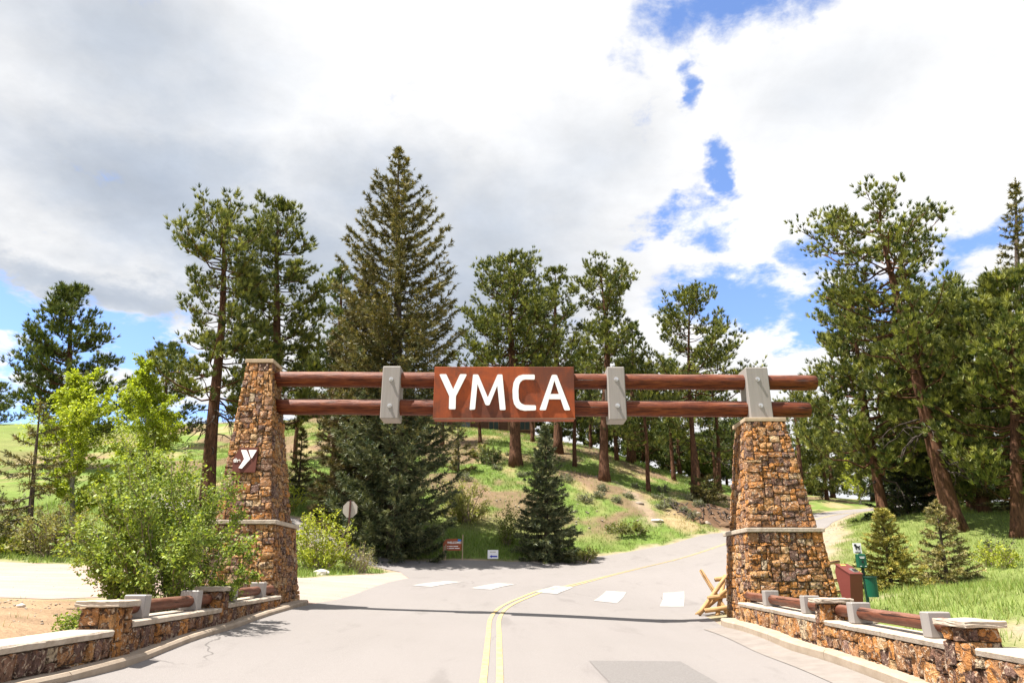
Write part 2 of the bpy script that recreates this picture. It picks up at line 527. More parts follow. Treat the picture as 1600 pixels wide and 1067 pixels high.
def vnoise(x, y, seed=0):
    """smooth value noise on arrays"""
    x = np.asarray(x, float)
    y = np.asarray(y, float)
    xi, yi = np.floor(x).astype(np.int64), np.floor(y).astype(np.int64)
    fx, fy = x - xi, y - yi
    fx, fy = fx * fx * (3 - 2 * fx), fy * fy * (3 - 2 * fy)

    def h(a, b):
        v = np.sin((a * 127.1 + b * 311.7 + seed * 74.7)) * 43758.5453
        return v - np.floor(v)
    return (h(xi, yi) * (1 - fx) + h(xi + 1, yi) * fx) * (1 - fy) + (h(xi, yi + 1) * (1 - fx) + h(xi + 1, yi + 1) * fx) * fy


def fbm(x, y, seed=0, o=4):
    s, a, t = 0, 0.5, 0
    for i in range(o):
        s = s + a * vnoise(x * 2 ** i, y * 2 ** i, seed + i)
        t += a
        a *= 0.5
    return s / t


def smooth(x, a, b):
    t = np.clip((x - a) / (b - a), 0, 1)
    return t * t * (3 - 2 * t)


def poly_sd(x, y, poly):
    """signed distance to polygon, negative inside"""
    P = np.asarray(poly, float)
    Q = np.roll(P, -1, axis=0)
    d2 = np.full(x.shape, 1e18)
    ins = np.zeros(x.shape, bool)
    for (x0, y0), (x1, y1) in zip(P, Q):
        dx, dy = x1 - x0, y1 - y0
        t = np.clip(((x - x0) * dx + (y - y0) * dy) / (dx * dx + dy * dy + 1e-12), 0, 1)
        d2 = np.minimum(d2, (x - x0 - t * dx) ** 2 + (y - y0 - t * dy) ** 2)
        c = (y0 > y) != (y1 > y)
        with np.errstate(divide='ignore', invalid='ignore'):
            ins ^= c & (x < (x1 - x0) * (y - y0) / (y1 - y0 + 1e-12) + x0)
    return np.where(ins, -1, 1) * np.sqrt(d2)

# ------------------------------------------------------------------ terrain: surveyed heights, thin-plate surface through them
CP=[(-2.55,25,1.38),(1.46,25,1.22),(5.38,25,0.93),(-7.63,36,2.57),(-3.26,37,2.41),(0,38,2.47),(2.41,39,2.56),(5.44,41,2.88),(9.78,44,3.65),(14.16,48,4.58),(18.69,52,5.59),(24.68,57,6.63),(29.75,62,7.37),(35.12,68,8.13),(16.78,39,4.2),(20.05,44,4.95),(26.41,54,6.4),(33.04,64,7.6),
(-5.37,38.5,2.7),(-2.82,43,4.79),(0.32,58,10.46),(-4.27,56,9.65),(-6.65,65,13.34),(-3.12,67,14.2),(2.01,72,15.28),(-1.5,80,18.0),(4.41,66,13.15),(7.38,56,9.03),(5.6,62,11.07),(10.37,68,12.62),(10.81,56,8.13),(14.76,57,7.84),(15.11,66,10.48),(19.38,66,9.59),(10.87,78,15.2),(16.92,80,13.24),(19.13,62,8.16),(11.84,48,4.99),(16.26,53,6.37),
(-23.55,78,18.8),(-13.95,45,7.05),(-15.1,60,12.88),(-11.1,41,5.29),(-42.9,60,12.15),(-63.97,85,20),(-24.01,38,5.02),(-20.38,31,2.91),(-20.97,36,4.05),(-46.53,88,20.5),(-20.55,45,7.25),(-23.43,60,12.43),
(-17.62,27,2.17),(-14.82,28,2.19),(-8.98,14,1.2),(-6.51,9.5,0.99),(-6.3,13,1.12),(-6.2,6,.8),(-6.9,17.5,1.22),(-7.4,24,1.6),
(7.84,12,0.97),(8.88,17,1.33),(12.53,21,1.49),(14.72,22,1.95),(21.05,40,4.78),(20.24,33,4.51),(19.72,28,3.1),(28.26,48,6.43),(30.05,72,9.22),(28.81,42,5.38),(35.85,55,7.03),(38.5,80,10.21),(-11.57,62,13.38),
(6.4,9,.62),(6.4,13,.86),(7.4,17.2,1.1),(10,27,2.3),(6.4,5,.5),(12,8,1.0),(-14,8,1.1),(-30,15,2.0),(-30,0,1.0),(30,10,2.2),(30,25,3.2),
(-200,80,16),(-200,-50,-2),(-60,-60,-3),(0,-60,-3),(60,-60,-2),(200,-50,2),(200,80,12),(-100,250,22),(0,150,20),(0,300,15),(60,150,12),(100,260,14),(60,300,12),(-60,150,24),(90,60,8.5),(-100,40,9),(300,300,14),(-300,300,20),(300,-200,0),(-300,-200,0),(-30,-15,0),(30,-15,1)]
for X in (-4.8,-2.4,0,2.4,4.95):
    for Y in (-4,4,9,13,17,20.5): CP.append((X,Y,.044*Y-.036*X))
CP=np.array(CP,float)
def _U(r2): return .5*r2*np.log(r2+1e-9)
n=len(CP);D2=((CP[:,None,:2]-CP[None,:,:2])**2).sum(-1)
A=np.zeros((n+3,n+3));A[:n,:n]=_U(D2)+np.eye(n)*1.5;A[:n,n]=1;A[:n,n+1:]=CP[:,:2];A[n,:n]=1;A[n+1:,:n]=CP[:,:2].T
W=np.linalg.solve(A,np.r_[CP[:,2],0,0,0])
def gz(x,y):
    x=np.asarray(x,float);y=np.asarray(y,float);sh=x.shape
    x=x.ravel();y=y.ravel();o=np.empty(x.size)
    for i in range(0,x.size,20000):
        a=x[i:i+20000];b=y[i:i+20000]
        o[i:i+20000]=_U((a[:,None]-CP[:,0])**2+(b[:,None]-CP[:,1])**2)@W[:n]+W[n]+W[n+1]*a+W[n+2]*b
    return o.reshape(sh)
ROAD = [(-4.55, -8), (-4.62, 8), (-4.72, 11), (-5.05, 17.2), (-4.95, 19), (-4.6, 22), (-4.3, 26.1), (-4.15, 29.5), (-5.1, 33.3), (-7.5, 35.5), (-12, 37.6), (-22, 40.6),
        (-22, 42.6), (-12, 39.6), (-7.7, 37.1), (-5.3, 37.6), (0, 38), (2.4, 39), (5.4, 41), (9.8, 44), (14.1, 47.8), (18.7, 52), (24.7, 57), (29.75, 62.2), (36, 68.5), (48, 82), (44, 84),
        (50, 80), (41, 71.5), (34, 65), (26.7, 54.8), (21, 46.4), (17, 38.9), (13, 31.5), (9.4, 25.5), (6.9, 21.2), (5.0, 19.3), (4.76, 16.5), (4.86, 10), (4.9, -8)]
ROAD = [p for p in ROAD if p not in ((44, 84),)]
LOT = [(-60, 14), (-14, 14.3), (-9.2, 14.6), (-8.2, 16.5), (-7.6, 18.9), (-5.5, 18.8), (-5.05, 18.3), (-4.95, 19), (-4.6, 22), (-4.3, 26.1), (-4.15, 29.5), (-5.1, 33.3), (-5.5, 32.6),
       (-6.3, 29.6), (-7.2, 25.2), (-9, 25.6), (-14, 26.9), (-17.6, 27.0), (-24, 26), (-60, 24)]
RSHOULDER = [(5.0, 19.3), (6.9, 21.2), (9.4, 25.5), (13, 31.5), (17, 38.9), (21, 46.4), (26.7, 54.8), (27.2, 54.4), (21.6, 46.0), (17.9, 38.3), (14.3, 31.0), (11.0, 24.9), (9.2, 20.9), (8.0, 18.8), (7.9, 16.5), (5, 16.5)]
LPATH = [(5.3, 4), (5.5, 9.2), (6.6, 10.2), (7.6, 11.5), (9.5, 11.2), (13, 9.6), (13, 4)]
TRAIL = [(9.4, 47.4), (9.6, 50.1), (9.35, 54.3), (8.0, 56.6), (7.1, 58.6)]


def seg_dist(x, y, pts):
    d = np.full(np.shape(x), 1e9)
    for (x0, y0), (x1, y1) in zip(pts[:-1], pts[1:]):
        dx, dy = x1 - x0, y1 - y0
        t = np.clip(((x - x0) * dx + (y - y0) * dy) / (dx * dx + dy * dy), 0, 1)
        d = np.minimum(d, np.hypot(x - x0 - t * dx, y - y0 - t * dy))
    return d


def ground_cover(x, y):
    """0..1 maps of what covers the ground: dirt, soil, green"""
    n = fbm(x * 0.35, y * 0.35, 3)
    n2 = fbm(x * 1.3, y * 1.3, 11)
    rd, ld, sh, lp, tr = poly_sd(x, y, ROAD), poly_sd(x, y, LOT), poly_sd(x, y, RSHOULDER), poly_sd(x, y, LPATH), seg_dist(x, y, TRAIL)
    jit = (n2 - 0.5) * 1.6
    dirt = np.maximum.reduce([smooth(ld + jit, 0.9, -0.5), smooth(sh + jit, 0.7, -0.7), smooth(lp + jit, 0.5, -0.6), smooth(tr + jit * 0.7, 0.8, 0.1) * 0.6,
                              smooth(rd + jit * 0.7, 0.7, 0.0)])
    # earth slope between the left wall and the lot
    soil = smooth(x, -5.2, -5.8) * smooth(y, 15.2, 13.6) * smooth(x, -40, -20)
    # eroded cut bank beside the road
    bank = smooth(np.hypot((x - 15.2) / 3.6, (y - 51.8) / 3.4), 1.15, 0.75)
    hill = smooth(y, 41, 47) * smooth(np.abs(x - 4), 60, 30)
    green = np.where(hill > 0.5, smooth(n + 0.28 * n2, 0.42, 0.72), 0.82)
    green = np.maximum(green, smooth(np.abs(y - (40.3 + 0.28 * np.maximum(x, 0))), 4.4, 1.6) * 0.95)
    green = np.maximum(green, smooth(x, 16, 20) * smooth(y, 66, 56) * 0.9)
    green = np.maximum(green, smooth(y, 66, 74) * smooth(n, 0.35, 0.6) * 0.9)
    needles = hill * smooth(fbm(x * 0.23 + 5, y * 0.23, 21), 0.52, 0.62)
    return dirt, soil, bank, green, needles, hill, rd, ld


def axis(lo, hi, step, far_lo, far_hi):
    a = list(np.arange(lo, hi + 1e-6, step))
    s = step
    x = hi
    while x < far_hi:
        s *= 1.18
        x += s
        a.append(x)
    s = step
    x = lo
    while x > far_lo:
        s *= 1.18
        x -= s
        a.insert(0, x)
    return np.array(a)


def build_terrain():
    xs, ys = axis(-33, 40, 0.36, -420, 420), axis(2, 62, 0.34, -320, 520)
    X, Y = np.meshgrid(xs, ys)
    Z = gz(X, Y)
    dirt, soil, bank, green, needles, hill, rd, ld = ground_cover(X, Y)
    far = np.hypot(X, Y)
    bump = (fbm(X * 0.9, Y * 0.9, 31) - 0.5) * 0.16 + (fbm(X * 0.25, Y * 0.25, 37) - 0.5) * 0.5 * hill
    Z = Z + bump * smooth(rd, 0.2, 2.0) * smooth(ld, 0.0, 1.5) * smooth(np.abs(X), 5.4, 7.5)
    Z = Z + bump * hill * 0.5 * smooth(rd, 0.5, 3.0)
    Z = Z + bank * (fbm(X * 1.1, Y * 1.1, 41) - 0.45) * 1.1
    Z = Z - 0.09 * smooth(rd, -0.1, -0.5) - 0.05 * smooth(ld, -0.1, -0.5) * smooth(rd, -0.5, -0.1)
    nf = fbm(X * 2.1, Y * 2.1, 51)[..., None]
    grass = np.array([0.120, 0.175, 0.038]) * (0.75 + 0.5 * nf)
    straw = np.array([0.290, 0.225, 0.120]) * (0.75 + 0.5 * nf)
    pale = np.array([0.32, 0.245, 0.18])
    brown = np.array([0.29, 0.195, 0.120]) * (0.7 + 0.6 * nf)
    dark = np.array([0.125, 0.075, 0.045]) * (0.6 + 0.8 * nf)
    duff = np.array([0.165, 0.105, 0.070]) * (0.7 + 0.6 * nf)
    g = green[..., None]
    c = straw * (1 - g) + grass * g
    for w, k in ((needles * 0.85, duff), (soil, brown), (dirt, pale), (bank, dark)):
        w = w[..., None]
        c = c * (1 - w) + k * w
    ny, nx = X.shape
    V = np.stack([X, Y, Z], -1).reshape(-1, 3)
    i = np.arange(ny - 1)[:, None] * nx + np.arange(nx - 1)[None, :]
    i = i.ravel()
    T = np.c_[i, i + 1, i + nx + 1, i + nx]
    o = link('hillside_terrain', tri_mesh('hillside_terrain', V, T, c.reshape(-1, 3)), 'terrain', None, True)
    tag(o, 'grassy hillside rising behind the gate with dry and green patches', None, None, 'structure')


def drape(name, poly, mat, dz, step=1.0, label=None, parent=None, thick=0.0):
    bm = bmesh.new()
    vs = [bm.verts.new((p[0], p[1], 0)) for p in poly]
    f = bm.faces.new(vs)
    if f.normal.z < 0:
        f.normal_flip()
    bmesh.ops.triangulate(bm, faces=bm.faces[:])
    P = np.array(poly)
    for ax in (0, 1):
        lo, hi = P[:, ax].min(), P[:, ax].max()
        for v in np.arange(math.floor(lo / step) * step + step, hi, step):
            co, no = [0, 0, 0], [0, 0, 0]
            co[ax], no[ax] = v, 1
            bmesh.ops.bisect_plane(bm, geom=bm.verts[:] + bm.edges[:] + bm.faces[:], plane_co=co, plane_no=no)
    A = np.array([v.co[:] for v in bm.verts])
    Z = gz(A[:, 0], A[:, 1])
    for v, z in zip(bm.verts, Z):
        v.co.z = z + dz
    for f in bm.faces:
        if f.normal.z < 0:
            f.normal_flip()
    me = bpy.data.meshes.new(name)
    bm.to_mesh(me)
    bm.free()
    o = link(name, me, mat, parent, True)
    return tag(o, label, None, None, 'structure')


def offset_line(pts, d):
    P = np.array(pts, float)
    t = np.gradient(P, axis=0)
    t /= np.linalg.norm(t, axis=1, keepdims=True)
    return P + np.c_[t[:, 1], -t[:, 0]] * d


def resample(pts, step):
    P = np.array(pts, float)
    # Catmull-Rom through the points
    out = []
    Q = np.vstack([2 * P[0] - P[1], P, 2 * P[-1] - P[-2]])
    for i in range(len(P) - 1):
        p0, p1, p2, p3 = Q[i:i + 4]
        n = max(2, int(np.linalg.norm(p2 - p1) / step))
        for t in np.arange(n) / n:
            out.append(0.5 * (2 * p1 + (p2 - p0) * t + (2 * p0 - 5 * p1 + 4 * p2 - p3) * t * t + (3 * p1 - p0 - 3 * p2 + p3) * t ** 3))
    out.append(P[-1])
    return np.array(out)


def build_roads():
    drape('road', ROAD, 'asphalt', 0.014, 0.6, 'pale worn asphalt road running under the gate and curving uphill to the right')
    drape('dirt_lot', LOT, 'pale_dirt', 0.008, 1.0, 'pale bare dirt lot beyond the low left wall')
    drape('asphalt_patch', [(1.15, 11.3), (2.62, 11.75), (2.75, 8.9), (4.3, 8.9), (4.3, 5), (1.4, 5)], 'asphalt_patch', 0.022, 0.3, 'darker rectangular repair patch in the road')
    # concrete gutter pan along the right kerb
    drape('gutter', [(4.28, -6), (4.26, 10), (4.20, 16.4), (4.75, 16.6), (4.84, 10), (4.88, -6)], 'gutter_concrete', 0.024, 0.3, 'pale concrete gutter strip beside the right kerb')
    mid = resample([(-0.15, -6), (-0.2, 5), (-0.25, 9.3), (-0.33, 13.5), (-0.38, 17.0), (-0.18, 20.2), (0.45, 23.0), (1.45, 26.2), (3.15, 29.9), (5.6, 33.6), (8.6, 37.3), (12.4, 42.2), (17, 47.2), (22, 51.6), (27.5, 56.4)], 0.5)
    for s in (-0.10, 0.10):
        a, b = offset_line(mid, s - 0.044), offset_line(mid, s + 0.044)
        V = np.concatenate([a, b])
        Z = gz(V[:, 0], V[:, 1]) + 0.024
        n = len(a)
        i = np.arange(n - 1)
        T = np.c_[i, i + n, i + n + 1, i + 1]
        o = link('centre_line', tri_mesh('centre_line', np.c_[V, Z], T), 'yellow_paint', None, True)
        tag(o, 'yellow painted centre line, %s of the double pair on the road' % ('left strip' if s < 0 else 'right strip'), None, None, 'structure')
    bars = [(-2.62, 26.4), (-0.62, 26.3), (1.55, 26.0), (3.35, 24.9), (5.30, 24.3)]
    ang = R(-14)
    for bx, by in bars:
        p = []
        for u, v in ((-0.36, -1.75), (0.36, -1.75), (0.36, 1.75), (-0.36, 1.75)):
            p.append((bx + u * math.cos(ang) - v * math.sin(ang), by + u * math.sin(ang) + v * math.cos(ang)))
        drape('crosswalk_bar', p, 'white_paint', 0.024, 0.3, 'white painted crosswalk bar across the road beyond the gate')


def kerb(pts, side, label, top=0.11, width=0.36):
    """kerb following pts (face line); side = +1 when the pavement side is +x"""
    P = resample(pts, 1.0)
    root = empty('kerb', (P[0][0], P[0][1], float(gz(P[0][0], P[0][1]))), label, None, None, 'structure')
    k = 0
    while k < len(P) - 1:
        e = min(k + 3, len(P) - 1)
        seg = P[k:e + 1].copy()
        d0, d1 = seg[1] - seg[0], seg[-1] - seg[-2]
        seg[0] += d0 / np.linalg.norm(d0) * 0.006
        seg[-1] -= d1 / np.linalg.norm(d1) * 0.006
        back = offset_line(seg, width * side)
        lip = offset_line(seg, 0.03 * side)
        zf = gz(seg[:, 0], seg[:, 1])
        prof = [np.c_[seg, zf - 0.15], np.c_[seg, zf + top - 0.03], np.c_[lip, zf + top], np.c_[back, zf + top], np.c_[back, zf - 0.15]]
        n = len(seg)
        V = np.concatenate(prof)
        T = []
        for q in range(4):
            for i in range(n - 1):
                T.append((q * n + i, (q + 1) * n + i, (q + 1) * n + i + 1, q * n + i + 1))
        bm = bmesh.new()
        vs = [bm.verts.new(v) for v in V]
        for t in T:
            bm.faces.new([vs[i] for i in t])
        for i in (0, n - 1):
            bm.faces.new([vs[q * n + i] for q in range(5)])
        bm_obj('kerb_segment', bm, 'concrete', root)
        k = e


# ------------------------------------------------------------------ stone masonry
stone_meshes = []
srng = np.random.default_rng(5)


def make_stone_meshes(n=16):
    for q in range(n):
        k = 8
        # outline: corners and edge midpoints of a unit square, uneven
        base = np.array([(-.5, -.5), (0, -.5), (.5, -.5), (.5, 0), (.5, .5), (0, .5), (-.5, .5), (-.5, 0)], float)
        base += srng.uniform(-0.045, 0.045, base.shape)
        for c in (0, 2, 4, 6):
            base[c] *= srng.uniform(0.90, 1.03)
        mid = base * srng.uniform(0.80, 0.95, (8, 1)) + srng.uniform(-0.05, 0.05, base.shape)
        zb = np.full(8, -0.6)
        ze = srng.uniform(0.40, 0.85, 8)
        zm = srng.uniform(0.45, 1.30, 8)
        ctr = np.array([[srng.uniform(-.15, .15), srng.uniform(-.15, .15), srng.uniform(0.55, 1.45)]])
        V = np.concatenate([np.c_[base, zb], np.c_[base, ze], np.c_[mid, zm], ctr])
        T = []
        for i in range(8):
            j = (i + 1) % 8
            for a in (0, 8):
                T += [(a + i, a + j, a + 8 + j), (a + i, a + 8 + j, a + 8 + i)]
            T.append((16 + i, 16 + j, 24))
        me = tri_mesh('stone', V, T)
        me.materials.append(M['fieldstone'])
        stone_meshes.append(me)


def pack(nc, nr, rng, ws, hs):
    g = -np.ones((nr, nc), int)
    out = []
    for r in range(nr):
        for c in range(nc):
            if g[r, c] >= 0:
                continue
            w, h = int(rng.choice(ws)), int(rng.choice(hs))
            w = min(w, nc - c)
            h = min(h, nr - r)
            while w > 1 and (g[r, c:c + w] >= 0).any():
                w -= 1
            if nc - (c + w) == 1 and (g[r, c:c + w + 1] < 0).all():
                w += 1
            if nr - (r + h) == 1:
                h += 1
            while h > 1 and (g[r:r + h, c:c + w] >= 0).any():
                h -= 1
            g[r:r + h, c:c + w] = len(out)
            out.append((c, r, w, h))
    return out


def face_cells(quad, cell, rng, ws, hs, wobble=0.25):
    """stones of a quad face (bl, br, tr, tl counter-clockwise from outside): list of matrices"""
    bl, br, tr, tl = [np.array(p, float) for p in quad]
    W = max(np.linalg.norm(br - bl), np.linalg.norm(tr - tl))
    H = 0.5 * (np.linalg.norm(tl - bl) + np.linalg.norm(tr - br))
    nc, nr = max(1, round(W / cell)), max(1, round(H / cell))
    sx, sy = rng.uniform(0, 99), rng.uniform(0, 99)

    def P(u, v):
        # uneven coursing: joints wander, kept on the outline
        uu = u + (vnoise(u * nc * 0.35 + sx, v * nr * 0.35 + sy, 1) - 0.5) * wobble * 2.4 / nc * min(1, 6 * u * (1 - u) + 0.0)
        vv = v + (vnoise(u * nc * 0.30 + sy, v * nr * 0.30 + sx, 2) - 0.5) * wobble * 3.4 / nr * min(1, 6 * v * (1 - v))
        return (bl * (1 - uu) + br * uu) * (1 - vv) + (tl * (1 - uu) + tr * uu) * vv
    n = np.cross(br - bl, tl - bl)
    n /= np.linalg.norm(n)
    out = []
    for c, r, w, h in pack(nc, nr, rng, ws, hs):
        u0, u1, v0, v1 = c / nc, (c + w) / nc, r / nr, (r + h) / nr
        q = [P(u0, v0), P(u1, v0), P(u1, v1), P(u0, v1)]
        ctr = sum(q) / 4
        ex = (q[1] + q[2] - q[0] - q[3]) / 2
        ey = (q[2] + q[3] - q[0] - q[1]) / 2
        lx, ly = np.linalg.norm(ex), np.linalg.norm(ey)
        gap = 0.007
        ex, ey = ex / lx * (lx - gap), ey / ly * (ly - gap)
        d = rng.uniform(0.030, 0.066)
        if rng.random() < 0.5:
            ex, ey = -ex, -ey
        m = Matrix(((ex[0], ey[0], n[0] * d, ctr[0]), (ex[1], ey[1], n[1] * d, ctr[1]), (ex[2], ey[2], n[2] * d, ctr[2]), (0, 0, 0, 1)))
        out.append(m)
    return out


def lay_stones(parent, quad, cell, rng, ws=(2, 3, 3, 4, 5, 6), hs=(1, 2, 2, 2, 3)):
    return place_stones(parent, face_cells(quad, cell, rng, ws, hs), rng)


def place_stones(parent, ms, rng):
    off = Matrix.Translation(-wloc(parent))
    for m in ms:
        o = bpy.data.objects.new('stone', stone_meshes[int(rng.integers(len(stone_meshes)))])
        o.parent = parent
        o.matrix_basis = off @ m
        col.objects.link(o)
    return len(ms)


def lay_joined(acc, quad, cell, rng, ws=(2, 3, 3, 4), hs=(1, 2, 2, 3)):
    join_stones(acc, face_cells(quad, cell, rng, ws, hs), rng)


def join_stones(acc, ms, rng):
    for m in ms:
        me = stone_meshes[int(rng.integers(len(stone_meshes)))]
        V = np.empty(len(me.vertices) * 3, np.float32)
        me.vertices.foreach_get('co', V)
        V = V.reshape(-1, 3)
        A = np.array(m)
        T = np.array([p.vertices[:] for p in me.polygons])
        acc.add(V @ A[:3, :3].T + A[:3, 3], T)


def frustum(bm, lo, hi):
    vs = [bm.verts.new(p) for p in lo] + [bm.verts.new(p) for p in hi]
    bm.faces.new(vs[0:4][::-1])
    bm.faces.new(vs[4:8])
    for i in range(4):
        j = (i + 1) % 4
        bm.faces.new((vs[i], vs[j], vs[4 + j], vs[4 + i]))


def rect(x0, x1, y0, y1, z):
    return [(x0, y0, z), (x1, y0, z), (x1, y1, z), (x0, y1, z)]


def pier(label, low_lo, low_hi, up_lo, up_hi, zs, inner, cap_over, seed):
    """low_*/up_*: (x0,x1,y0,y1) of the lower and upper stage at bottom and top; zs = (ground, ledge, top); inner = +1/-1 road side"""
    rng = np.random.default_rng(seed)
    z0, z1, z2 = zs
    cx = (low_lo[0] + low_lo[1]) / 2
    root = empty('gate_pier', (cx, (low_lo[2] + low_lo[3]) / 2, z0), label, 'gate pier', 'stone piers of the entrance gate')
    bm = bmesh.new()
    frustum(bm, rect(*low_lo, z0 - 0.3), rect(*low_hi, z1))
    frustum(bm, rect(*up_lo, z1 + 0.002), rect(*up_hi, z2))
    bm_obj('core', bm, 'mortar', root)
    back = Acc()
    shown = []
    WS, HS = (2, 3, 3, 4, 4, 5, 6), (1, 2, 2, 2, 3)
    for lo, hi, za, zb in ((low_lo, low_hi, z0 - 0.2, z1 - 0.005), (up_lo, up_hi, z1 + 0.11, z2 - 0.005)):
        a, b = rect(*lo, za), rect(*hi, zb)
        e = 0.035
        # front (towards -y), stones run over the corners
        f = [(a[0][0] - e, a[0][1], za), (a[1][0] + e, a[1][1], za), (b[1][0] + e, b[1][1], zb), (b[0][0] - e, b[0][1], zb)]
        shown += face_cells(f, 0.078, rng, WS, HS)
        right = [a[1], a[2], b[2], b[1]]
        left = [a[3], a[0], b[0], b[3]]
        rear = [a[2], a[3], b[3], b[2]]
        shown += face_cells(right if inner > 0 else left, 0.084, rng, WS, HS)
        lay_joined(back, left if inner > 0 else right, 0.1, rng)
        lay_joined(back, rear, 0.1, rng)
    # the 300 largest stones of the two visible faces are parts, the rest joins the facing
    shown.sort(key=lambda m: -(m.col[0].length * m.col[1].length))
    total = place_stones(root, shown[:300], rng)
    join_stones(back, shown[300:], rng)
    tag(back.obj('stone_facing', 'fieldstone', root), None, None, None, 'stuff')
    # ledge and cap slabs
    bm = bmesh.new()
    o = 0.085
    add_box(bm, ((low_hi[0] + low_hi[1]) / 2, (low_hi[2] + low_hi[3]) / 2, z1 + 0.05), (low_hi[1] - low_hi[0] + 2 * o, low_hi[3] - low_hi[2] + 2 * o, 0.096), 0.012)
    bm_obj('ledge', bm, 'coping_stone', root)
    bm = bmesh.new()
    o = cap_over
    add_box(bm, ((up_hi[0] + up_hi[1]) / 2, (up_hi[2] + up_hi[3]) / 2, z2 + 0.052), (up_hi[1] - up_hi[0] + 2 * o, up_hi[3] - up_hi[2] + 2 * o, 0.1), 0.012)
    bm_obj('cap', bm, 'cut_stone_cap', root)
    return root, total


def wall_run(side, label, sections, seed):
    """sections: list of ((xa,ya),(xb,yb), ztop_a, ztop_b) from near to far; side +1: wall left of road (face towards +x)"""
    rng = np.random.default_rng(seed)
    (xa, ya) = sections[0][0]
    root = empty('low_stone_wall', (xa, ya, float(gz(xa, ya))), label, 'stone wall', 'low stone walls beside the road')
    th = 0.42
    core = bmesh.new()
    n = 0
    for (a, b, za, zb) in sections:
        a, b = np.array(a), np.array(b)
        t = (b - a) / np.linalg.norm(b - a)
        out = np.array([t[1], -t[0]]) * side        # towards the road
        g0, g1 = float(gz(*a)) - 0.02, float(gz(*b)) - 0.02
        ia, ib = a - out * th, b - out * th
        frustum(core, [(*a, g0 - .3), (*b, g1 - .3), (*ib, g1 - .3), (*ia, g0 - .3)], [(*a, za - 0.08), (*b, zb - 0.08), (*ib, zb - 0.08), (*ia, za - 0.08)])
        q = [(*a, g0), (*b, g1), (*b, zb - 0.085), (*a, za - 0.085)]
        if side < 0:
            q = [q[1], q[0], q[3], q[2]]
        n += lay_stones(root, q, 0.085, rng, (2, 2, 3, 3, 4), (2, 2, 3, 4))
        # coping slabs ~1.3 m each
        L = np.linalg.norm(b - a)
        k = max(1, round(L / 1.35))
        cut = np.linspace(0, 1, k + 1)
        cut[1:-1] += rng.uniform(-0.04, 0.04, k - 1)
        for c0, c1 in zip(cut[:-1], cut[1:]):
            p0, p1 = a + (b - a) * c0 + t * 0.004, a + (b - a) * c1 - t * 0.004
            z0, z1 = za + (zb - za) * c0, za + (zb - za) * c1
            bm = bmesh.new()
            lo, hi = [], []
            m = 6
            for i in range(m + 1):
                f = i / m
                p = p0 + (p1 - p0) * f
                z = z0 + (z1 - z0) * f
                oo = 0.055 + rng.uniform(-0.014, 0.012)
                bk = th + 0.05
                lo.append(((*(p + out * (oo - 0.012)), z - 0.075), (*(p - out * bk), z - 0.075)))
                hi.append(((*(p + out * oo), z - 0.012 - rng.uniform(0, 0.012)), (*(p + out * (oo - 0.022)), z + rng.uniform(-.004, .004)), (*(p - out * bk), z)))
            R_ = [[bm.verts.new(v) for v in (lo[i][0], hi[i][0], hi[i][1], hi[i][2], lo[i][1])] for i in range(m + 1)]
            for i in range(m):
                for j in range(5):
                    bm.faces.new((R_[i][j], R_[i + 1][j], R_[i + 1][(j + 1) % 5], R_[i][(j + 1) % 5]))
            bm.faces.new(R_[0])
            bm.faces.new(R_[-1][::-1])
            bm_obj('coping_slab', bm, 'coping_stone', root)
    bm_obj('core', core, 'mortar', root)
    return root, n


def stone_post(x0, x1, y0, y1, z0, z1, label, seed, inner):
    rng = np.random.default_rng(seed)
    root = empty('stone_post', ((x0 + x1) / 2, (y0 + y1) / 2, z0), label, 'stone post', 'capped stone posts of the low walls')
    bm = bmesh.new()
    b = 0.05
    lo, hi = (x0, x1, y0, y1), (x0 + b, x1 - b, y0 + b, y1 - b)
    frustum(bm, rect(*lo, z0), rect(*hi, z1 - 0.08))
    bm_obj('core', bm, 'mortar', root)
    a, c = rect(*lo, z0), rect(*hi, z1 - 0.085)
    ws, hs = (2, 3, 3, 4), (2, 3, 3, 4)
    e = 0.03
    lay_stones(root, [(a[0][0] - e, a[0][1], z0), (a[1][0] + e, a[1][1], z0), (c[1][0] + e, c[1][1], c[1][2]), (c[0][0] - e, c[0][1], c[0][2])], 0.07, rng, ws, hs)
    for q in ([a[1], a[2], c[2], c[1]], [a[3], a[0], c[0], c[3]], [a[2], a[3], c[3], c[2]]):
        lay_stones(root, q, 0.075, rng, ws, hs)
    bm = bmesh.new()
    sx, sy = x1 - x0 + 0.10, y1 - y0 + 0.10
    random.seed(seed)
    add_box(bm, ((x0 + x1) / 2, (y0 + y1) / 2, z1 - 0.04), (sx, sy, 0.075), 0.012, None, rough=0.006, rng=random, cuts=4)
    bm_obj('cap_stone', bm, 'coping_stone', root)
    return root


def log_mesh(a, b, r, sides=18, n=36, seed=0, taper=0.0, wob=0.03):
    a, b = np.array(a, float), np.array(b, float)
    t = np.linspace(0, 1, n)
    P = a + (b - a) * t[:, None]
    L = np.linalg.norm(b - a)
    P[:, 2] += (vnoise(t * L * 0.5 + seed * 7, t * 0 + seed, 4) - 0.5) * wob * r * 6 * 0.3
    ang = np.arange(sides) / sides
    rr = r * (1 - taper * t)[:, None] * (1 + wob * 2 * (vnoise(t[:, None] * L * 1.2 + seed * 3 + 0 * ang, np.abs(ang * 2 - 1)[None, :] * 4 + 0 * t[:, None], seed) - 0.5))
    rr[0] *= 0.93
    rr[-1] *= 0.93
    t2 = np.concatenate([[0, 0.012 / max(L, .1)], t[1:-1], [1 - 0.012 / max(L, .1), 1]])
    return tube(P, rr, sides, True)


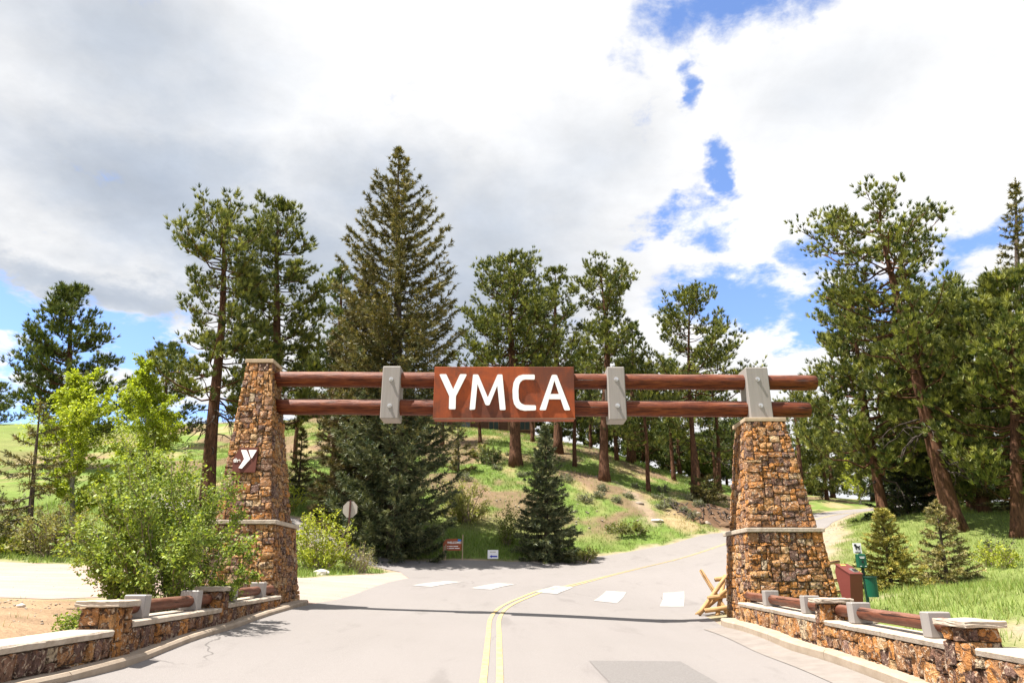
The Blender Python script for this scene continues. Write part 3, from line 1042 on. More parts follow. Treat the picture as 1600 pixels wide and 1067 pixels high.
def local_obj(name, V, T, mat, a, b, parent=None, smooth=True):
    """object whose own x axis runs from a to b so that the wood grain follows it"""
    a, b = Vector(a), Vector(b)
    q = (b - a).to_track_quat('X', 'Z')
    m = Matrix.Translation((a + b) / 2) @ q.to_matrix().to_4x4()
    mi = np.array(m.inverted())
    V = np.asarray(V) @ mi[:3, :3].T + mi[:3, 3]
    me = tri_mesh(name, V, T)
    me.materials.append(M[mat])
    me.polygons.foreach_set('use_smooth', [smooth] * len(me.polygons))
    o = bpy.data.objects.new(name, me)
    if parent is not None:
        o.parent = parent
        m = Matrix.Translation(-wloc(parent)) @ m
    o.matrix_basis = m
    col.objects.link(o)
    return o


def shade_log_ends(o):
    for p in o.data.polygons:
        if abs(p.normal.x) > 0.9:
            p.use_smooth = False


def build_gate():
    n = []
    r, k = pier('tall left stone pier with a brown plaque, carrying the left ends of the logs',
                (-7.22, -5.36, 16.58, 18.62), (-7.16, -5.60, 16.74, 18.46), (-7.00, -5.72, 16.83, 18.37), (-6.90, -6.30, 17.30, 17.92), (0.95, 2.83, 6.95), 1, 0.07, 3)
    n.append(k)
    r, k = pier('shorter right stone pier with a grey log bracket standing on its cap',
                (5.36, 7.42, 16.58, 18.62), (5.54, 7.21, 16.74, 18.46), (5.62, 7.15, 16.83, 18.37), (5.92, 6.84, 17.14, 18.06), (0.42, 2.65, 5.36), -1, 0.065, 8)
    n.append(k)
    Yb = 17.60
    for (xa, xb, za, zb, lab, s) in ((-6.35, 8.0, 6.605, 6.50, 'upper red-brown stained log beam spanning between the stone piers', 1),
                                     (-6.15, 7.73, 5.86, 5.785, 'lower red-brown stained log beam spanning between the stone piers', 2)):
        V, T = log_mesh((xa, Yb, za), (xb, Yb, zb), 0.205, 22, 60, s, 0.0, 0.045)
        o = local_obj('log_beam', V, T, 'stained_log', (xa, Yb, za), (xb, Yb, zb))
        shade_log_ends(o)
        tag(o, lab, 'log beam', 'log beams of the gate')
    for (x0, x1, z0, z1, lab) in ((-3.375, -2.905, 5.48, 6.88, 'grey metal bracket clamping both logs left of the sign'),
                                  (2.48, 2.935, 5.45, 6.86, 'grey metal bracket clamping both logs right of the sign'),
                                  (6.09, 6.675, 5.466, 6.85, 'wide grey metal bracket standing on the right pier cap')):
        cx = (x0 + x1) / 2
        root = empty('log_bracket', (cx, Yb, z0), lab, 'bracket', 'grey brackets on the gate logs')
        box_obj('body', (cx, Yb, (z0 + z1) / 2), (x1 - x0, 0.60, z1 - z0), 'grey_metal', root, 0.022)
        for zb in (6.52, 5.82):
            bm = bmesh.new()
            m = Matrix.Translation((cx + 0.0, Yb - 0.305, zb)) @ Matrix.Rotation(R(90), 4, 'X')
            bmesh.ops.create_cone(bm, cap_ends=True, segments=16, radius1=0.062, radius2=0.056, depth=0.02, matrix=m)
            bmesh.ops.create_cone(bm, cap_ends=True, segments=6, radius1=0.036, radius2=0.032, depth=0.05, matrix=Matrix.Translation((cx, Yb - 0.335, zb)) @ Matrix.Rotation(R(90), 4, 'X'))
            bm_obj('bolt', bm, 'bolt_steel', root)
    # ---- name board
    x0, x1, z0, z1, yf, yb = -2.005, 1.60, 5.435, 6.815, 17.15, 17.64
    root = empty('name_board', ((x0 + x1) / 2, (yf + yb) / 2, z0), 'rust coloured steel sign with white raised letters YMCA on the logs', 'sign')
    box_obj('panel', ((x0 + x1) / 2, (yf + yb) / 2 + 0.01, (z0 + z1) / 2 + 0.02), (x1 - x0, yb - yf - 0.02, z1 - z0 - 0.03), 'rust_steel', root, 0.008)
    box_obj('bottom_edge', ((x0 + x1) / 2, yf + 0.012, z0 + 0.012), (x1 - x0 + 0.006, 0.03, 0.024), 'lodge_trim', root, 0.003)
    # letters: outlines drawn on the panel in units of 1/970 of its width
    W = x1 - x0

    def L(px, py):
        return (x0 + (px - 82) / 974 * W, yf + 0.002, z1 - (py - 140) / 366 * (z1 - z0))
    glyphs = {
        'Y': [[(119, 200), (125, 195), (163, 195), (168, 199), (217, 300), (260, 199), (266, 195), (303, 195), (308, 200), (237, 350), (237, 435), (232, 440), (197, 440), (191, 435), (191, 350)]],
        'M': [[(333, 440), (352, 201), (357, 197), (384, 197), (391, 203), (457, 358), (521, 202), (528, 197), (552, 197), (557, 202), (580, 440), (574, 445), (545, 445), (540, 440), (522, 275),
               (470, 408), (462, 413), (449, 413), (441, 408), (384, 265), (371, 436), (366, 441), (338, 444)]],
        'C': [[(776, 198), (782, 203), (782, 228), (776, 233), (716, 232), (697, 237), (682, 251), (673, 270), (668, 310), (670, 367), (677, 388), (690, 402), (712, 411), (782, 413), (788, 418), (788, 442), (782, 447),
               (710, 450), (680, 444), (655, 429), (638, 404), (629, 365), (627, 305), (634, 256), (649, 225), (670, 207), (700, 198)]],
        'A': [[(813, 441), (899, 206), (905, 200), (918, 199), (918, 240), (857, 441), (852, 446), (818, 446)], [(918, 199), (932, 200), (938, 206), (1022, 441), (1017, 447), (987, 447), (981, 442), (918, 240)],
              [(890.3, 335), (946.6, 335), (958.0, 371), (879.2, 371)]],
    }
    for name, polys in glyphs.items():
        bm = bmesh.new()
        for p in polys:
            prism(bm, [L(*q) for q in p], (0, -0.028, 0))
        o = bm_obj('letter', bm, 'white_letter', root)
        o['label'] = 'white raised letter ' + name
    # ---- small plaque on the left pier, lying on the sloping face
    def PL(px, py, d):
        px = px + (py - 708) * 0.085
        x = -6.69 + (px - 165) / 4.444 / 1080 * 16.75
        z = 4.67 - (py - 708) / 4.444 / 1080 * 17.3 * 1.02
        f = (z - 2.94) / (6.95 - 2.94)
        return (x, 16.83 + f * 0.47 - 0.10 - d, z)
    root = empty('wall_plaque', (-6.47, 17.0, 4.1), 'small brown plaque with a white letter Y and the word the on left pier', 'plaque')
    bm = bmesh.new()
    prism(bm, [PL(*p, 0) for p in ((166, 709), (292, 706), (284, 874), (126, 874), (119, 786))], (0, 0.06, 0))
    bm_obj('plate', bm, 'plaque_brown', root)
    bm = bmesh.new()
    prism(bm, [PL(*p, 0.004) for p in ((175, 725), (213, 725), (245, 786), (192, 850), (169, 846), (203, 786))], (0, -0.02, 0))
    prism(bm, [PL(*p, 0.004) for p in ((228, 725), (286, 725), (256, 781), (250, 779))], (0, -0.02, 0))
    o = bm_obj('letter', bm, 'white_letter', root)
    o['label'] = 'white folded letter Y'
    p = PL(128, 806, 0.012)
    text_obj('word', 'the', p, 0.128, 'white_letter', root, bold=0.005)
    # small pale lamp on the lower log beside the left pier
    r2 = empty('lamp', (-5.90, 17.5, 6.06), 'tiny white lamp standing on the lower log beside the left pier', 'lamp')
    bm = bmesh.new()
    bmesh.ops.create_cone(bm, cap_ends=True, segments=12, radius1=0.05, radius2=0.04, depth=0.10, matrix=Matrix.Translation((-5.90, 17.5, 6.10)))
    bm_obj('base', bm, 'grey_metal', r2)
    bm = bmesh.new()
    bmesh.ops.create_cone(bm, cap_ends=True, segments=12, radius1=0.048, radius2=0.02, depth=0.09, matrix=Matrix.Translation((-5.90, 17.5, 6.19)))
    bm_obj('globe', bm, 'lamp_white', r2)
    return n


def text_obj(name, s, loc, size, mat, parent, bold=0.0, align='LEFT', ext=0.004):
    cu = bpy.data.curves.new(name, 'FONT')
    cu.body = s
    cu.size = size
    cu.extrude = ext
    cu.offset = bold
    cu.align_x = align
    cu.materials.append(M[mat])
    tmp = bpy.data.objects.new('tmp', cu)
    me = bpy.data.meshes.new_from_object(tmp)      # plain mesh lettering
    bpy.data.objects.remove(tmp)
    o = bpy.data.objects.new(name, me)
    o.parent = parent
    o.location = Vector(loc) - wloc(parent)
    o.rotation_euler = (R(90), 0, 0)
    col.objects.link(o)
    return o


def rail(pts_a, pts_b, z, brackets, label, seed, sidex):
    """log rail between two plan points at height z, carried by concrete blocks at given fractions"""
    a, b = Vector((*pts_a, z[0])), Vector((*pts_b, z[1]))
    root = empty('log_rail', ((a + b) / 2), label, 'log rail', 'log rails on the low walls')
    V, T = log_mesh(a, b, 0.088, 14, 16, seed, 0, 0.04)
    o = local_obj('log', V, T, 'rail_log', a, b, root)
    d = (b - a).normalized()
    ang = math.atan2(d.y, d.x) - math.pi / 2
    for f, ztop in brackets:
        p = a + (b - a) * f
        bm = bmesh.new()
        add_box(bm, (p.x, p.y, ztop + 0.152), (0.29, 0.19, 0.30), 0.012, Matrix.Rotation(ang, 4, 'Z'))
        bm_obj('bracket', bm, 'grey_metal', root)


def build_walls():
    kerb([(-4.56, -4), (-4.62, 8), (-4.72, 11), (-4.92, 15), (-5.06, 17.4), (-5.1, 18.5)], -1, 'tan concrete kerb along the left side of the road', 0.10, 0.30)
    kerb([(4.9, -4), (4.86, 10), (4.78, 14), (4.76, 16.6), (4.85, 17.3)], 1, 'tan concrete kerb along the right side of the road', 0.16, 0.34)
    a = wall_run(1, 'low stone wall on the left of the road below the leafy shrub',
                 [((-4.80, 3.0), (-4.87, 9.05), 0.955, 1.03), ((-4.89, 9.4), (-5.03, 12.75), 1.10, 1.145), ((-5.05, 13.05), (-5.26, 16.6), 1.205, 1.265)], 21)
    b = wall_run(-1, 'low stone wall on the right of the road before the maroon bin',
                 [((5.18, 3.0), (5.12, 8.35), 0.80, 0.895), ((5.10, 8.7), (5.10, 12.05), 0.905, 0.985), ((5.10, 12.4), (5.12, 16.6), 1.01, 1.125)], 22)
    stone_post(-5.30, -4.87 + 0.03, 9.08, 9.50, 0.45, 1.36, 'near stone post with a pale flat cap in the left wall', 31, 1)
    stone_post(-5.45, -5.04 + 0.03, 12.70, 13.10, 0.6, 1.49, 'stone post half hidden by shrub leaves in the left wall', 32, 1)
    stone_post(5.04, 5.42, 8.28, 8.80, 0.15, 1.175, 'near stone post with ragged pale cap in the right wall', 33, -1)
    stone_post(5.06, 5.50, 12.02, 12.44, 0.3, 1.315, 'stone post in the right wall in front of the pier and bin', 34, -1)
    rail((-5.09, 9.3), (-5.24, 12.8), (1.245, 1.285), ((0.23, 1.105), (0.76, 1.135)), 'weathered log rail between two grey blocks, nearest on left wall', 1, 1)
    rail((-5.26, 13.0), (-5.46, 16.75), (1.345, 1.395), ((0.20, 1.215), (0.70, 1.247)), 'log rail on the left wall ending at the tall pier', 2, 1)
    rail((5.30, 8.6), (5.31, 12.15), (1.06, 1.135), ((0.20, 0.92), (0.77, 0.972)), 'log rail between two grey blocks, nearest on right wall', 3, -1)
    rail((5.31, 12.3), (5.35, 16.7), (1.155, 1.26), ((0.20, 1.032), (0.66, 1.09)), 'log rail on the right wall in front of the shorter pier', 4, -1)
    return a[1], b[1]

# ------------------------------------------------------------------ trees and plants
def unit(v):
    return v / (np.linalg.norm(v, axis=-1, keepdims=True) + 1e-9)


def needle_tufts(acc, P, D, m, L, w, rng, base, tip, spread=0.75, var=0.28):
    """P,D (N,3): at each point m narrow needle triangles around direction D"""
    N = len(P)
    if N == 0:
        return
    dirs = unit(D[:, None, :] + rng.normal(0, spread, (N, m, 3)))
    ln = L * rng.uniform(0.7, 1.12, (N, m, 1)) * rng.uniform(0.8, 1.2, (N, 1, 1))
    side = unit(np.cross(dirs, rng.normal(0, 1, (N, m, 3)))) * (w / 2)
    b = P[:, None, :] + dirs * ln * 0.06
    V = np.stack([b - side, b + side, b + dirs * ln], 2).reshape(-1, 3)
    k = rng.uniform(0, 1, (N, 1)) ** 1.4
    c = (np.array(base) * (1 - k) + np.array(tip) * k) * rng.uniform(1 - var, 1 + var, (N, 1))
    C = np.repeat(c, m * 3, axis=0)
    acc.add(V, np.arange(len(V)).reshape(-1, 3), None)
    acc.C.append(C)


def leaves(acc, P, D, size, rng, base, tip, var=0.3, droop=0.3):
    N = len(P)
    d = unit(D + rng.normal(0, 0.8, (N, 3)) - np.array([0, 0, droop]))
    s = unit(np.cross(d, rng.normal(0, 1, (N, 3))))
    s[:, 2] *= 0.6
    ln = size * rng.uniform(0.45, 1.35, (N, 1))
    a, b = P, P + d * ln
    mid = P + d * ln * 0.45
    n = unit(np.cross(d, s)) * ln * 0.10
    V = np.stack([a, mid + s * ln * 0.34 + n, b, mid - s * ln * 0.34 + n], 1).reshape(-1, 3)
    i = np.arange(N) * 4
    T = np.concatenate([np.c_[i, i + 1, i + 2], np.c_[i, i + 2, i + 3]])
    k = rng.uniform(0, 1, (N, 1))
    c = (np.array(base) * (1 - k) + np.array(tip) * k) * rng.uniform(1 - var, 1 + var, (N, 1))
    acc.add(V, T, None)
    acc.C.append(np.repeat(c, 4, axis=0))


def trunk_line(base, top, n, rng, wob):
    t = np.linspace(0, 1, n)[:, None]
    P = np.array(base) * (1 - t) + np.array(top) * t
    ph = rng.uniform(0, 6, 4)
    H = np.linalg.norm(np.array(top) - np.array(base))
    P[:, 0] += (np.sin(t[:, 0] * 5 + ph[0]) - math.sin(ph[0])) * wob * H * np.sin(t[:, 0] * np.pi)
    P[:, 1] += (np.sin(t[:, 0] * 4 + ph[1]) - math.sin(ph[1])) * wob * H * np.sin(t[:, 0] * np.pi)
    return P


def interp(P, f):
    f = np.clip(np.asarray(f, float), 0, 1) * (len(P) - 1)
    i = np.minimum(f.astype(int), len(P) - 2)
    return P[i] + (P[i + 1] - P[i]) * (f - i)[..., None]


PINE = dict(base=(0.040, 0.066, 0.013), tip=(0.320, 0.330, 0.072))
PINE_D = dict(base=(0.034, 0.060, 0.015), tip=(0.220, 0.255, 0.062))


def ground_at(x, y):
    return float(gz(x, y))


def pine(x, y, ztop, lean, r, z_crown, label, seed, nb=70, tufts=1.0, colr=PINE, prof='round', trunk_r=None, dead=0, name='pine_tree', group='pines on the hillside', L=0.37, m=15, skew=(0, 0), limb_up=0.25, wob=0.006, bark='pine_bark', cat='pine tree', zb=None, nwid=0.056, twigs=0.45):
    rng = np.random.default_rng(seed)
    zb = ground_at(x, y) if zb is None else zb
    H = ztop - zb
    root = empty(name, (x, y, zb), label, cat, group)
    tr = trunk_r or 0.018 * H + 0.06
    TL = trunk_line((x, y, zb - 0.3), (x + lean[0], y + lean[1], ztop - 0.2), 16, rng, wob)
    s = np.linspace(0, 1, 16)
    rad = tr * (1 - s) ** 0.75 * (1 + 0.5 * np.exp(-s * 26)) + 0.02
    tk, cr = Acc(), Acc()
    tk.add(*tube(TL, rad, 9))
    fc = (z_crown - zb) / H
    P_, D_ = [], []
    for i in range(nb):
        f = fc + (1 - fc) * ((i + rng.uniform(0, 1)) / nb) ** 0.92
        g = (f - fc) / (1 - fc)
        if prof == 'round':
            pr = (0.50 + 0.62 * math.sin(min(1, g * 1.12 + 0.08) * math.pi)) * (1 if g < 0.8 else (1 - (g - 0.8) * 3.0))
            pr *= 0.9
        elif prof == 'cone':
            pr = 1.08 * (1 - g) ** 0.8 + 0.10
            if g < 0.12: pr *= 0.75 + g * 2
        elif prof == 'top':
            pr = 0.45 + 0.55 * g if g < 0.75 else 1 - (g - 0.75) * 2.6
        else:
            pr = np.interp(g, prof[0], prof[1])
        az = rng.uniform(0, 2 * math.pi)
        Lb = r * pr * rng.choice([rng.uniform(0.45, 0.8), rng.uniform(0.8, 1.12)], p=[0.4, 0.6]) * (1 + skew[0] * math.cos(az) + skew[1] * math.sin(az))
        if Lb < 0.3: Lb = 0.3
        p0 = interp(TL, f)
        up = limb_up * (0.2 + 1.5 * g) + rng.uniform(-0.22, 0.22)
        tt = np.linspace(0, 1, 6)
        az2 = az + rng.uniform(-0.35, 0.35) * tt
        hor = np.stack([np.cos(az2), np.sin(az2), 0 * tt], 1)
        pts = p0 + hor * (tt * Lb)[:, None]
        rise = min(Lb * (up + 0.18), max(0.05, ztop - 0.15 - p0[2]))
        pts[:, 2] += (rise - 0.18 * Lb) * tt + Lb * (0.18 * tt ** 3 - 0.44 * tt * (1 - tt))
        pts[1:-1] += rng.normal(0, 0.03 * Lb, (4, 3))
        br = max(0.012, min(0.06, 0.011 * Lb + 0.006)) * (0.6 + tr)
        tk.add(*tube(pts, np.linspace(br * 1.6, br * 0.35, 6), 4, False))
        # side twigs carry needle clumps on the outer part
        nt = max(4, int(Lb * 3.7))
        st = rng.uniform(0.22, 1.0, nt) ** 0.75
        st[:2] = (1.0, 0.93)
        for q in st:
            b0 = interp(pts, q)
            d = pts[-1] - pts[-3]
            d = d / np.linalg.norm(d)
            sidev = np.array([-d[1], d[0], 0]) * rng.uniform(-1.3, 1.3)
            dv = d * rng.uniform(0.3, 1.0) + sidev + np.array([0, 0, rng.uniform(-0.05, 0.75)])
            dv /= np.linalg.norm(dv)
            ll = rng.uniform(0.22, 0.62) * (0.55 + 0.14 * Lb)
            b1 = b0 + dv * ll
            if rng.random() < twigs:
                tk.add(*tube(np.array([b0, b1]), [0.018, 0.010], 3, False))
            kk = rng.integers(4, 7)
            kk = max(2, int(round(kk * tufts)))
            off = rng.normal(0, 1, (kk, 3)) * np.array([0.21, 0.21, 0.13]) * (0.7 + 0.12 * Lb)
            P_.append(b1 + off)
            D_.append(np.tile(dv * 0.55 + np.array([0, 0, 0.75]), (kk, 1)) + off * 1.3)
    # leader
    P_.append(TL[-1] + rng.normal(0, 0.16, (8, 3)))
    D_.append(np.tile([0, 0, 1.0], (8, 1)))
    needle_tufts(cr, np.concatenate(P_), np.concatenate(D_), m, L, nwid, rng, colr['base'], colr['tip'], 0.42)
    tk.obj('trunk', bark, root, True)
    cr.obj('crown', 'foliage', root)
    if dead:
        dd = Acc()
        for i in range(dead):
            f = fc * rng.uniform(0.45, 1.05)
            az = rng.uniform(0, 2 * math.pi)
            Lb = r * rng.uniform(0.3, 0.75)
            p0 = interp(TL, f)
            tt = np.linspace(0, 1, 7)
            pts = p0 + np.stack([np.cos(az + tt * rng.uniform(-.6, .6)), np.sin(az + tt * rng.uniform(-.6, .6)), 0 * tt], 1) * (tt * Lb)[:, None]
            pts[:, 2] += Lb * (0.25 * tt - 0.75 * tt ** 2)
            pts[1:] += rng.normal(0, 0.03 * Lb, (6, 3))
            dd.add(*tube(pts, np.linspace(0.05, 0.01, 7), 5, False))
            for q in rng.uniform(0.3, 1, 4):
                b0 = interp(pts, q)
                b1 = b0 + rng.normal(0, 0.25, 3) * 0.35 * Lb + np.array([0, 0, -0.15 * Lb])
                bm_ = (b0 + b1) / 2 + rng.normal(0, 0.05, 3)
                dd.add(*tube(np.array([b0, bm_, b1]), [0.02, 0.014, 0.006], 4, False))
        dd.obj('dead_limbs', 'dead_wood', root, True)
    return root


SPR = dict(base=(0.062, 0.070, 0.022), tip=(0.260, 0.215, 0.072))
SPR_BLUE = dict(base=(0.034, 0.056, 0.027), tip=(0.215, 0.225, 0.110))
SPR_YEL = dict(base=(0.14, 0.15, 0.026), tip=(0.54, 0.46, 0.115))


def spruce(x, y, ztop, lean, r, z_crown, label, seed, step=0.42, per=7, colr=SPR, name='spruce_tree', group='spruces', profile=None, tw=0.20, nl=0.20, nw=0.040, m=5, droop=0.30, tipup=0.28, dens=1.0, pts_col=None, col_z=None, trunk_r=None, gap=0.0, cat='spruce tree', fan=None, airy=(.75, .8)):
    rng = np.random.default_rng(seed)
    zb = ground_at(x, y)
    H = ztop - zb
    root = empty(name, (x, y, zb), label, cat, group)
    TL = trunk_line((x, y, zb - 0.3), (x + lean[0], y + lean[1], ztop), 14, rng, 0.002)
    s = np.linspace(0, 1, 14)
    tr = trunk_r or 0.016 * H + 0.03
    tk, cr = Acc(), Acc()
    tk.add(*tube(TL, tr * (1 - s) ** 0.85 + 0.012, 9))
    z = z_crown
    PB, DB = [], []
    ph = 0
    while z < ztop - 0.05:
        f = (z - zb) / H
        g = (z - z_crown) / (ztop - z_crown)
        pr = np.interp(g, profile[0], profile[1]) if profile is not None else (1 - g) ** 0.9 + 0.02
        n = max(3, int(round(per * (0.55 + 0.45 * (1 - g)))))
        ph += 1.1
        for k in range(n):
            if rng.random() < gap: continue
            az = ph + k * 2 * math.pi / n + rng.normal(0, 0.22)
            Lb = r * pr * rng.uniform(0.78, 1.10)
            if Lb < 0.08: Lb = 0.08
            p0 = interp(TL, f + rng.uniform(-0.25, 0.25) * step / H)
            tt = np.linspace(0, 1, 6)
            up = 0.55 * g ** 1.5 - droop * (1 - g) + rng.normal(0, 0.07)
            d = np.array([math.cos(az), math.sin(az), 0])
            pts = p0 + d * (tt * Lb)[:, None]
            pts[:, 2] += Lb * (up * tt + tipup * tt ** 2.4 * (1 - 0.3 * g))
            tk.add(*tube(pts, np.linspace(0.012 + 0.010 * Lb, 0.006, 6), 4, False))
            nt = max(3, int(Lb / tw * 2 * dens))
            q = rng.uniform(0.10, 1.0, nt)
            b0 = interp(pts, q)
            tang = unit(interp(pts, np.minimum(q + 0.05, 1)) - interp(pts, np.maximum(q - 0.05, 0)))
            sg = rng.choice([-1, 1], nt)[:, None]
            sd_ = np.array([-d[1], d[0], 0])[None, :] * sg
            fwd = rng.uniform(0.5, 1.0, (nt, 1))
            dv = unit(tang * fwd + sd_ * rng.uniform(0.3, 0.9, (nt, 1)) + np.array([0, 0, 1]) * rng.uniform(-0.45, 0.18, (nt, 1)))
            fk = 0.30 if fan is None else np.interp(g, fan[0], fan[1])
            ll = (0.12 + fk * Lb * (1 - 0.62 * q))[:, None].clip(0.08, 1.0) * rng.uniform(0.5, 1.0, (nt, 1))
            kk = 3
            for j in range(kk):
                PB.append(b0 + dv * ll * (j + 0.55) / kk)
                DB.append(dv)
            PB.append(interp(pts, np.linspace(0.3, 1, max(3, int(Lb / 0.22)))))
            DB.append(np.tile(unit(pts[-1] - pts[-2]) * 0.9, (max(3, int(Lb / 0.22)), 1)))
        z += step * (1.0 if g < airy[0] else airy[1]) * rng.uniform(0.85, 1.15)
    PB.append(interp(TL, np.linspace(0.93, 1.0, 10)))
    DB.append(np.tile([0, 0, 1.0], (10, 1)))
    P, D = np.concatenate(PB), np.concatenate(DB)
    if col_z is None:
        needle_tufts(cr, P, D, m, nl, nw, rng, colr['base'], colr['tip'], 0.55)
    else:
        w = smooth(P[:, 2] + rng.normal(0, 1.2, len(P)), col_z[0], col_z[1]) > rng.uniform(0, 1, len(P))
        needle_tufts(cr, P[w], D[w], m, nl, nw, rng, colr['base'], colr['tip'], 0.55)
        needle_tufts(cr, P[~w], D[~w], m, nl, nw, rng, pts_col['base'], pts_col['tip'], 0.55)
    tk.obj('trunk', 'spruce_bark', root, True)
    cr.obj('crown', 'foliage', root)
    return root


ASPEN = dict(base=(0.190, 0.265, 0.018), tip=(0.50, 0.57, 0.060))
LEAF = dict(base=(0.075, 0.135, 0.016), tip=(0.34, 0.41, 0.075))
LEAF_Y = dict(base=(0.170, 0.230, 0.018), tip=(0.45, 0.47, 0.060))
LEAF_O = dict(base=(0.130, 0.140, 0.045), tip=(0.31, 0.29, 0.10))


def broadleaf(x, y, h, r, label, seed, name='leafy_shrub', cat='shrub', group=None, stems=18, base_r=0.3, subs=7, lv=14, size=0.06, colr=LEAF, stem_mat='shrub_stem', tree=False, lean=(0, 0), h0=0.25, stem_r=0.014, ell=0.9, flat=1.0, sub_len=0.22, zb=None, part='foliage', twig_p=0.35):
    rng = np.random.default_rng(seed)
    zb = ground_at(x, y) if zb is None else zb
    root = empty(name, (x, y, zb), label, cat, group)
    tk, cr = Acc(), Acc()
    PL_, DL = [], []
    if tree:
        TL = trunk_line((x, y, zb - 0.2), (x + lean[0], y + lean[1], zb + h), 10, rng, 0.008)
        tk.add(*tube(TL, np.linspace(stem_r * 6, stem_r, 10), 8))
    for i in range(stems):
        if tree:
            f = h0 + (1 - h0) * (i + rng.uniform(0, 1)) / stems
            p0 = interp(TL, f)
            g = (f - h0) / (1 - h0)
            ln = r * (0.45 + 0.75 * math.sin(min(1, g * 1.05 + 0.12) * math.pi)) * rng.uniform(0.6, 1.1) * (1 if g < .8 else .75)
            az = rng.uniform(0, 6.283)
            upk = rng.uniform(0.5, 1.1)
            end = p0 + np.array([math.cos(az), math.sin(az), upk]) * ln * 0.85
        else:
            az = rng.uniform(0, 6.283)
            b = rng.uniform(0, 1) ** 0.5 * base_r
            p0 = np.array([x + math.cos(az) * b, y + math.sin(az) * b, zb - 0.1])
            # ends spread over the dome
            ca = rng.uniform(0, 1) ** 0.6
            th = ca * 1.52
            rr = rng.uniform(0.72, 1.0)
            az += rng.normal(0, 0.4)
            end = np.array([x + math.cos(az) * math.sin(th) * r * rr + lean[0] * math.cos(th), y + math.sin(az) * math.sin(th) * r * rr * flat + lean[1], zb + h * (0.10 + ell * math.cos(th) ** 0.8) * rr])
        tt = np.linspace(0, 1, 7)[:, None]
        mid = p0 * (1 - tt) + end * tt
        bow = np.sin(tt * np.pi) * np.array([0, 0, 0.10 * np.linalg.norm(end - p0)])
        pts = mid + bow + rng.normal(0, 0.025 * np.linalg.norm(end - p0), (7, 3)) * np.sin(tt * np.pi)
        tk.add(*tube(pts, np.linspace(stem_r * rng.uniform(0.7, 1.3), stem_r * 0.3, 7), 5, False))
        Ls = np.linalg.norm(end - p0)
        for j in range(subs):
            q = rng.uniform(0.14, 1.0)
            b0 = interp(pts, q)
            d = unit(pts[-1] - pts[-3]) * 0.8 + rng.normal(0, 0.65, 3) + np.array([0, 0, 0.25])
            d /= np.linalg.norm(d)
            ll = sub_len * (0.5 + 0.5 * Ls) * rng.uniform(0.5, 1.3)
            b1 = b0 + d * ll
            if rng.random() < twig_p: tk.add(*tube(np.array([b0, (b0 + b1) / 2 + rng.normal(0, 0.04 * ll, 3), b1]), [stem_r * .45, stem_r * .32, stem_r * .2], 3, False))
            k = max(3, int(lv * rng.uniform(0.6, 1.3)))
            w = rng.uniform(0.15, 1.05, (k, 1))
            PL_.append(b0 + (b1 - b0) * w + rng.normal(0, 0.20 * ll, (k, 3)))
            DL.append(np.tile(d * 0.5, (k, 1)))
    leaves(cr, np.concatenate(PL_), np.concatenate(DL), size, rng, colr['base'], colr['tip'])
    tk.obj('trunk' if tree else 'stems', stem_mat, root, True)
    cr.obj('crown' if tree else part, 'leaf', root)
    return root


